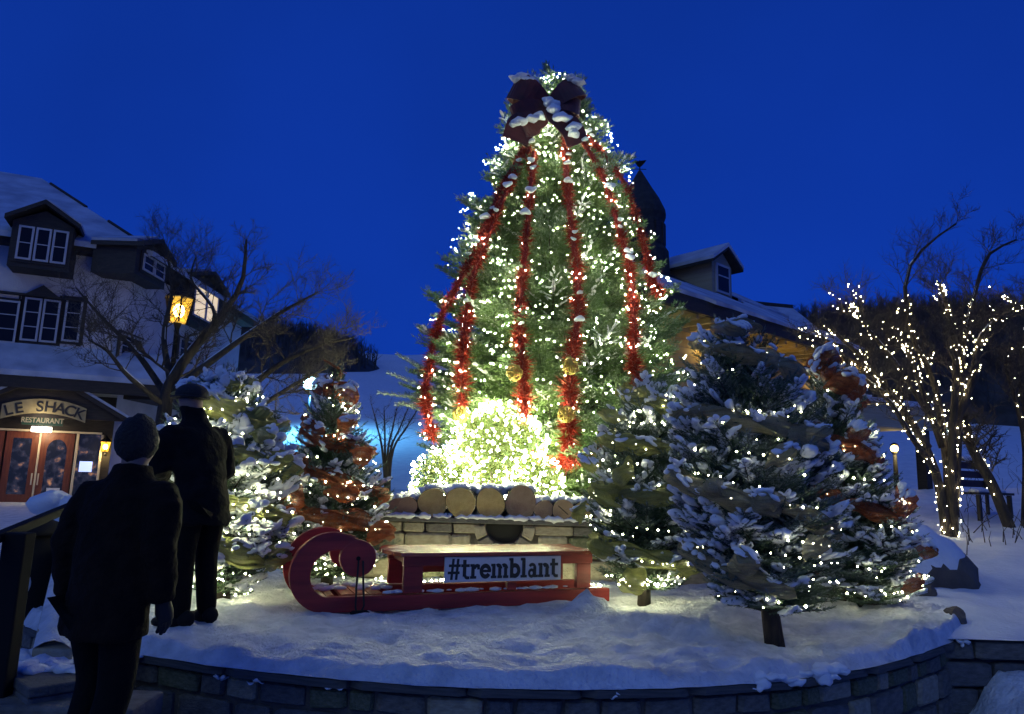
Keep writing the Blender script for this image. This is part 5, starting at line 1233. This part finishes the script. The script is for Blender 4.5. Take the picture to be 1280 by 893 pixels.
boulder(1158, 722, 7.2, (.09, .08, .07), 'small rounded stone poking from the snow below the big boulder', 9.7, False)

# ================================================================== STEPS, RAIL AND PEOPLE AT THE LEFT
st = thing('stone_steps', (0, 0, 0), 'stone steps at the left leading up beside the bed wall', 'steps')
for k in range(3):
    Soup().box((-3.3, 3.35 + .36*k, -.75), (-1.75 - .1*k, 3.72 + .36*k - .004, -.45 + .15*k)).build('step', STONE[0], st, bevel=.02)
pc_ = [G(0, 833, -.06), G(36, 859, -.06), G(110, 848, -.06), G(60, 812, -.06), G(8, 806, -.06)]
pier = thing('stone_pier', (0, 0, 0), 'square stone pier with snow on top in the bottom left corner', 'pier')
Soup().prism([(p.x, p.y, -.75) for p in pc_], (0, 0, .63)).build('block', STONE[2], pier, bevel=.015)
Soup().prism([(p.x, p.y, -.118) for p in [q.lerp(sum(pc_, Vector())/5, -.03) for q in pc_]], (0, 0, .055)).build('cap', COPING, pier, bevel=.01)
cc = sum(pc_, Vector())/5; cs = [(cc.x + random.gauss(0, .13), cc.y + random.gauss(0, .09), -.058) for _ in range(70)]
V, F = scatter(ICO2, cs, [np.diag([random.uniform(.04, .09), random.uniform(.04, .08), random.uniform(.01, .035)]) for _ in cs]); V = V + .01*np.sin(V[:, [1, 2, 0]]*60)
tag(obj('snow', tri_mesh('snow', V, F, True), SNOW, pier), kind='stuff')
# sloping snowy cheek of the stair
A_, B_ = G(66, 812, .0), P(104, 640, 7.6)
ck = thing('stair_cheek', (0, 0, 0), 'pale sloping stair side wall dusted with snow, left of the walking person', 'stair wall')
wv_ = Vector((.125, 0, 0)); th = Vector((0, 0, -.9))
S_ = Soup(); S_.prism([A_ - wv_, A_ + wv_, B_ + wv_*1.4, B_ - wv_*1.4], th); S_.build('slab', STONE[1], ck, bevel=.01)
S_ = Soup(); n_ = 24; vs = []
for i in range(n_ + 1):
    p = A_.lerp(B_, i/n_); ww = 1 + .4*i/n_
    for q in range(5): vs.append(tuple(p + wv_*ww*(q/2 - 1)*.97 + Vector((0, 0, .004 + (.05 if i < 8 else .03)*math.sin(math.pi*q/4) + .02*fbm(i*.7, q)))))
S_.add(vs, [(i*5+q, i*5+q+1, (i+1)*5+q+1, (i+1)*5+q) for i in range(n_) for q in range(4)]); S_.build('snow', SNOWF, ck, True)
cs = [(B_.x + random.gauss(0, .35), B_.y + .3 + random.gauss(0, .2), B_.z - .35 + random.uniform(0, .45)) for _ in range(26)]
V, F = scatter(ICO2, cs, [np.diag([random.uniform(.12, .26), .2, random.uniform(.08, .17)]) for _ in cs]); V = V + .025*np.sin(V[:, [1, 2, 0]]*14)
tag(obj('snow_heap', tri_mesh('snow_heap', V, F, True), SNOW), 'heap of shovelled snow behind the walking person', 'snow', kind='stuff')
# handrail
hrl = thing('handrail', (0, 0, 0), 'black steel handrail with a stout post at the left edge', 'handrail')
r0_, r1_ = P(-40, 694, 3.9), P(140, 616, 6.0)
S_ = Soup(); d_ = (r1_ - r0_).normalized(); sd_ = Vector((d_.y, -d_.x, 0)).normalized()*.03; S_.prism([r0_ - sd_, r0_ + sd_, r1_ + sd_, r1_ - sd_], (0, 0, .055)); S_.build('rail', BLACK, hrl, bevel=.008)
for px, hb in ((25, 830),):
    t_ = (px + 40)/180; tp = P(px, 694 - 78*t_, 4.25); Soup().box((tp.x - .065, tp.y - .05, -.7), (tp.x + .065, tp.y + .05, tp.z - .0)).build('post', BLACK, hrl, bevel=.01)
tp = P(128, 621, 5.9); Soup().box((tp.x - .03, tp.y - .03, -.3), (tp.x + .03, tp.y + .03, tp.z)).build('post', BLACK, hrl)
q = P(44, 712, 6.6); binr = thing('litter_bin', (q.x, q.y, -.3), 'dark litter bin with a pale round emblem behind the rail', 'bin')
Soup().tube([(0, 0, -.2), (0, 0, .05), (0, 0, .75), (0, 0, .82)], [.26, .27, .27, .24], 18).build('drum', BLACK, binr, True)
Soup().tube([(0, 0, .821), (0, 0, .86), (0, 0, .95)], [.29, .28, .05], 18).build('lid', BLACK, binr, True)
Soup().tube([(.12*math.cos(t), -.285 + .05*abs(math.cos(t)), .42 + .13*math.sin(t)) for t in np.linspace(-1.2, 1.2, 10)], .012, 6).build('emblem', WHITEP, binr, True)

SKIN = mat('skin', (0.27, 0.165, 0.12), .6)
def skinned(name, verts, edges, m, parent, root=0, sub=2):
    me = bpy.data.meshes.new(name); me.from_pydata([v[:3] for v in verts], edges, []); o = obj(name, me, m, parent)
    o.modifiers.new('skin', 'SKIN')
    if not me.skin_vertices: 
        raise RuntimeError('no skin layer')
    for i, v in enumerate(verts):
        sv = me.skin_vertices[0].data[i]; sv.radius = (v[3], v[4] if len(v) > 4 else v[3]); sv.use_root = (i == root)
    o.modifiers['skin'].use_smooth_shade = True
    s_ = o.modifiers.new('subdivision', 'SUBSURF'); s_.levels = sub; s_.render_levels = sub; return o
def person(loc, rz, H, label, pose, coat, trous, hat, lean=0.0, collar=1.535):
    """figure faces +Y in its own frame"""
    o = thing('person', loc, label, 'person', rz=rz); k = H/1.75; S2 = lambda L_: [tuple(c*k for c in v) for v in L_]
    ly = lambda z: lean*max(0, z - .9)
    hd = (0, .02 + ly(1.6), 1.6)
    # body: pelvis, spine, neck, head, arms with hands, legs: one mesh
    B, E = [], []
    def add(v, p=None):
        B.append(v); 
        if p is not None: E.append((p, len(B)-1))
        return len(B)-1
    pel = add((0, 0, .95, .12, .09)); c1 = add((0, ly(1.2), 1.2, .12, .08), pel); c2 = add((0, ly(1.40), 1.40, .09, .06), c1); nk = add((0, .0 + ly(1.5), 1.5, .055), c2)
    h0 = add((0, .015 + ly(1.56), 1.565, .065), nk); h1 = add((0, .03 + ly(1.64), 1.64, .082, .095), h0); h2 = add((0, .02 + ly(1.7), 1.71, .072, .085), h1)
    ns = add((0, .125 + ly(1.63), 1.63, .016), h1)
    for sg_ in (-1, 1): add((sg_*.085, .02 + ly(1.63), 1.635, .018), h1)
    for sg_, (el, wr) in zip((-1, 1), pose['arms']):
        sh = add((sg_*.17, ly(1.37), 1.37, .035), c2); e_ = add((el[0], el[1] + ly(el[2]), el[2], .034), sh); w_ = add((wr[0], wr[1] + ly(wr[2]), wr[2], .028), e_)
        w_dir = (Vector(wr) - Vector(el)).normalized(); Gv, Ge = [(wr[0], wr[1] + ly(wr[2]), wr[2], .034)], []
        pa = Vector(Gv[0][:3]) + w_dir*.07; Gv.append((*pa, .040, .024)); Ge.append((0, 1)); dv = w_dir
        for off, ln in ((-.032, .07), (-.011, .085), (.011, .08), (.032, .062)):
            a_ = pa + Vector((0, off, 0)) + dv*.035; b_ = a_ + dv*ln*.5 + Vector((-sg_*.008, 0, 0)); c_ = b_ + dv*ln*.45 + Vector((-sg_*.022, 0, 0)); i0 = len(Gv)
            Gv += [(*a_, .0115), (*b_, .011), (*c_, .0095)]; Ge += [(1, i0), (i0, i0+1), (i0+1, i0+2)]
        a_ = pa + Vector((-sg_*.01, .045, 0)) - dv*.01; i0 = len(Gv); Gv += [(*a_, .013), (*(a_ + dv*.05 + Vector((0, .012, 0))), .011)]; Ge += [(1, i0), (i0, i0+1)]
        gs_ = Soup(); gk = [tuple(c*k for c in v[:3]) for v in Gv]
        gs_.tube([gk[0], tuple((Vector(gk[0]) + Vector(gk[1]))/2), gk[1], tuple(Vector(gk[1]) + dv*.04)], [.034, .038, .042, .036], 12)
        for i0 in (2, 5, 8, 11): gs_.tube([tuple(Vector(gk[i0]) - dv*.03), gk[i0], gk[i0+1], gk[i0+2]], [.013, .0135, .0125, .009], 8)
        gs_.tube([tuple(Vector(gk[14]) + Vector((0, -.03, 0))), gk[14], gk[15]], [.016, .015, .011], 8)
        go = gs_.build('glove', mat('dark_glove', (.008, .008, .009), .7), o, True); rm = go.modifiers.new('remesh', 'REMESH'); rm.mode = 'VOXEL'; rm.voxel_size = .0055; rm.use_smooth_shade = True
    for sg_, (kn, an, toe) in zip((-1, 1), pose['legs']):
        hp = add((sg_*.095, 0, .9, .08), pel); k_ = add((*kn, .055), hp); a_ = add((*an, .04), k_); add((*toe, .03), a_)
    skinned('body', S2(B), E, SKIN, o, pel)
    # coat: torso and sleeves fused to one surface
    cs_ = Soup(); vs = []; ns_ = 26
    RG = [(.72, .205, .165, 0), (.76, .215, .17, 0), (.95, .205, .155, 0), (1.15, .205, .15, 0), (1.3, .225, .15, 0), (1.39, .215, .14, 0), (1.45, .14, .115, 0), (1.50, .095, .10, .0), (collar, .09, .098, .01)]
    for z_, rx, ry, oy in RG:
        for q in range(ns_):
            t_ = 6.2832*q/ns_; fo = 1 + (.035*math.sin(5*t_ + z_*4) + .02*math.sin(9*t_ + 7*z_))*max(0, 1.3 - z_)
            vs.append((rx*fo*math.cos(t_)*k, (ry*fo*math.sin(t_) + ly(z_) + oy)*k, z_*k))
    nr_ = len(RG)
    cs_.add(vs, [(j*ns_+q, j*ns_+(q+1) % ns_, (j+1)*ns_+(q+1) % ns_, (j+1)*ns_+q) for j in range(nr_-1) for q in range(ns_)] + [tuple(range(ns_))[::-1], tuple(range((nr_-1)*ns_, nr_*ns_))])
    for sg_, (el, wr) in zip((-1, 1), pose['arms']):
        e_ = Vector(el); w_ = Vector(wr); lp_ = lambda v: (v[0]*k, (v[1] + ly(v[2]))*k, v[2]*k)
        pts_ = [(sg_*.13, 0, 1.40), (sg_*.20, 0, 1.385), (sg_*.235, e_.y*.3, 1.32), tuple(Vector((sg_*.245, e_.y*.6, 1.25)).lerp(e_, .45)), tuple(e_), tuple(e_.lerp(w_, .5)), tuple(e_.lerp(w_, 1.02))]
        cs_.tube([lp_(v) for v in pts_], [.07*k, .09*k, .092*k, .085*k, .078*k, .072*k, .064*k], 14)
    co = cs_.build('coat', coat, o, True); rm = co.modifiers.new('remesh', 'REMESH'); rm.mode = 'VOXEL'; rm.voxel_size = .016; rm.use_smooth_shade = True
    sm = co.modifiers.new('smooth', 'SMOOTH'); sm.iterations = 4; sm.factor = .5
    tx = bpy.data.textures.new('cloth_folds', 'CLOUDS'); tx.noise_scale = .16; dp_ = co.modifiers.new('folds', 'DISPLACE'); dp_.texture = tx; dp_.strength = .045; dp_.mid_level = .5; dp_.texture_coords = 'LOCAL'
    Tv, Te = [(0, 0, .93, .165, .125)], []
    for sg_, (kn, an, toe) in zip((-1, 1), pose['legs']):
        i0 = len(Tv); Tv += [(sg_*.10, 0, .82, .105), (*kn, .085), (*Vector(kn).lerp(Vector(an), .5), .078), (*Vector(kn).lerp(Vector(an), 1.1), .070)]; Te += [(0, i0), (i0, i0+1), (i0+1, i0+2), (i0+2, i0+3)]
    skinned('trousers', S2(Tv), Te, trous, o, 0)
    for kn, an, toe in pose['legs']:
        sh = Soup(); a_, t_ = Vector(an)*k, Vector(toe)*k; d_ = (t_ - a_); d_.z = 0; d_.normalize()
        cs = [a_ - d_*.05 + Vector((0, 0, -.02)), a_ + d_*.05 + Vector((0, 0, -.035)), t_ + d_*.03 + Vector((0, 0, .0))]
        V, F = scatter(ICO2, [tuple(c) for c in cs], [np.array([tuple(d_*s_), (-d_.y*s2, d_.x*s2, 0), (0, 0, s3)]) for s_, s2, s3 in ((.07, .05, .06), (.09, .05, .055), (.09, .052, .042))]); V[:, 2] = np.maximum(V[:, 2], a_.z - .085*k); obj('shoe', tri_mesh('shoe', V, F, True), BLACK, o)
    V, F = ICO3; V = V.copy(); hz, hy = 1.665*k, (.015 + ly(1.66))*k
    HAT = mat('dark_hair', (.012, .010, .009), .8, bump=.9, bscale=60)
    if hat == 'hair':
        V = V*np.array((.098, .116, .138)); V[:, 0] *= np.interp(V[:, 2], [-.12, -.04, .12], [.72, .97, .95]); V[:, 1] *= np.interp(V[:, 2], [-.12, -.03], [.78, 1]); V = V*(1 + .05*np.sin(V[:, [1, 2, 0]]*70) + .04*np.sin(V[:, [2, 0, 1]]*150)); V[:, 2] -= .012; keep = V[:, 1] < .075; V[~keep, 1] = .075; V = V + np.array((0, hy - .012, hz)); obj('hair', tri_mesh('hair', V, F, True), HAT, o)
    else:
        hm = mat('dark_hat', (.014, .014, .016), .85, bump=.6, bscale=80); V = V*np.array((.112, .13, .085)); V[:, 2] = np.maximum(V[:, 2], -.03); ht = obj('hat', tri_mesh('hat', V + np.array((0, hy, hz + .035)), F, True), hm, o)
        Bm = ICO3[0]*np.array((.135, .155, .02)) + np.array((0, hy + .015, hz + .012)); obj('brim', tri_mesh('brim', Bm, F, True), hm, ht)
    return o
COAT1 = mat('coat_brown_black', (.007, .005, .004), .9, spec=.15, col2=(.015, .009, .006), nscale=10, bump=.9, bscale=18)
COAT2 = mat('coat_black', (.004, .004, .005), .9, spec=.15, col2=(.008, .008, .009), nscale=8, bump=.8, bscale=14)
TRO = mat('trousers_black', (.005, .005, .005), .9, spec=.15, bump=.5, bscale=20)
p1 = P(140, 700, 3.62)
person((p1.x, 3.62, -.40), R(-14), 1.74, 'person in a dark coat seen from behind, walking up the steps', {'arms': [((-.27, -.02, 1.14), (-.29, .06, .90)), ((.27, -.03, 1.14), (.27, .05, .90))], 'legs': [((-.10, .10, .50), (-.10, -.02, .10), (-.11, .10, .04)), ((.09, .02, .48), (.07, -.10, .10), (.08, .02, .04))]}, COAT1, TRO, 'hair', .10)
p2 = G(234, 790)
person((p2.x, p2.y + .05, .02), R(62), 1.70, 'person in a black coat and brimmed hat standing on the bed, head bowed', {'arms': [((-.26, .12, 1.13), (-.12, .28, 1.06)), ((.29, .05, 1.13), (.2, .24, 1.02))], 'legs': [((-.10, .03, .50), (-.10, .0, .10), (-.12, .12, .04)), ((.10, .03, .50), (.11, -.02, .10), (.13, .1, .04))]}, COAT2, TRO, 'hat', .30, 1.60)
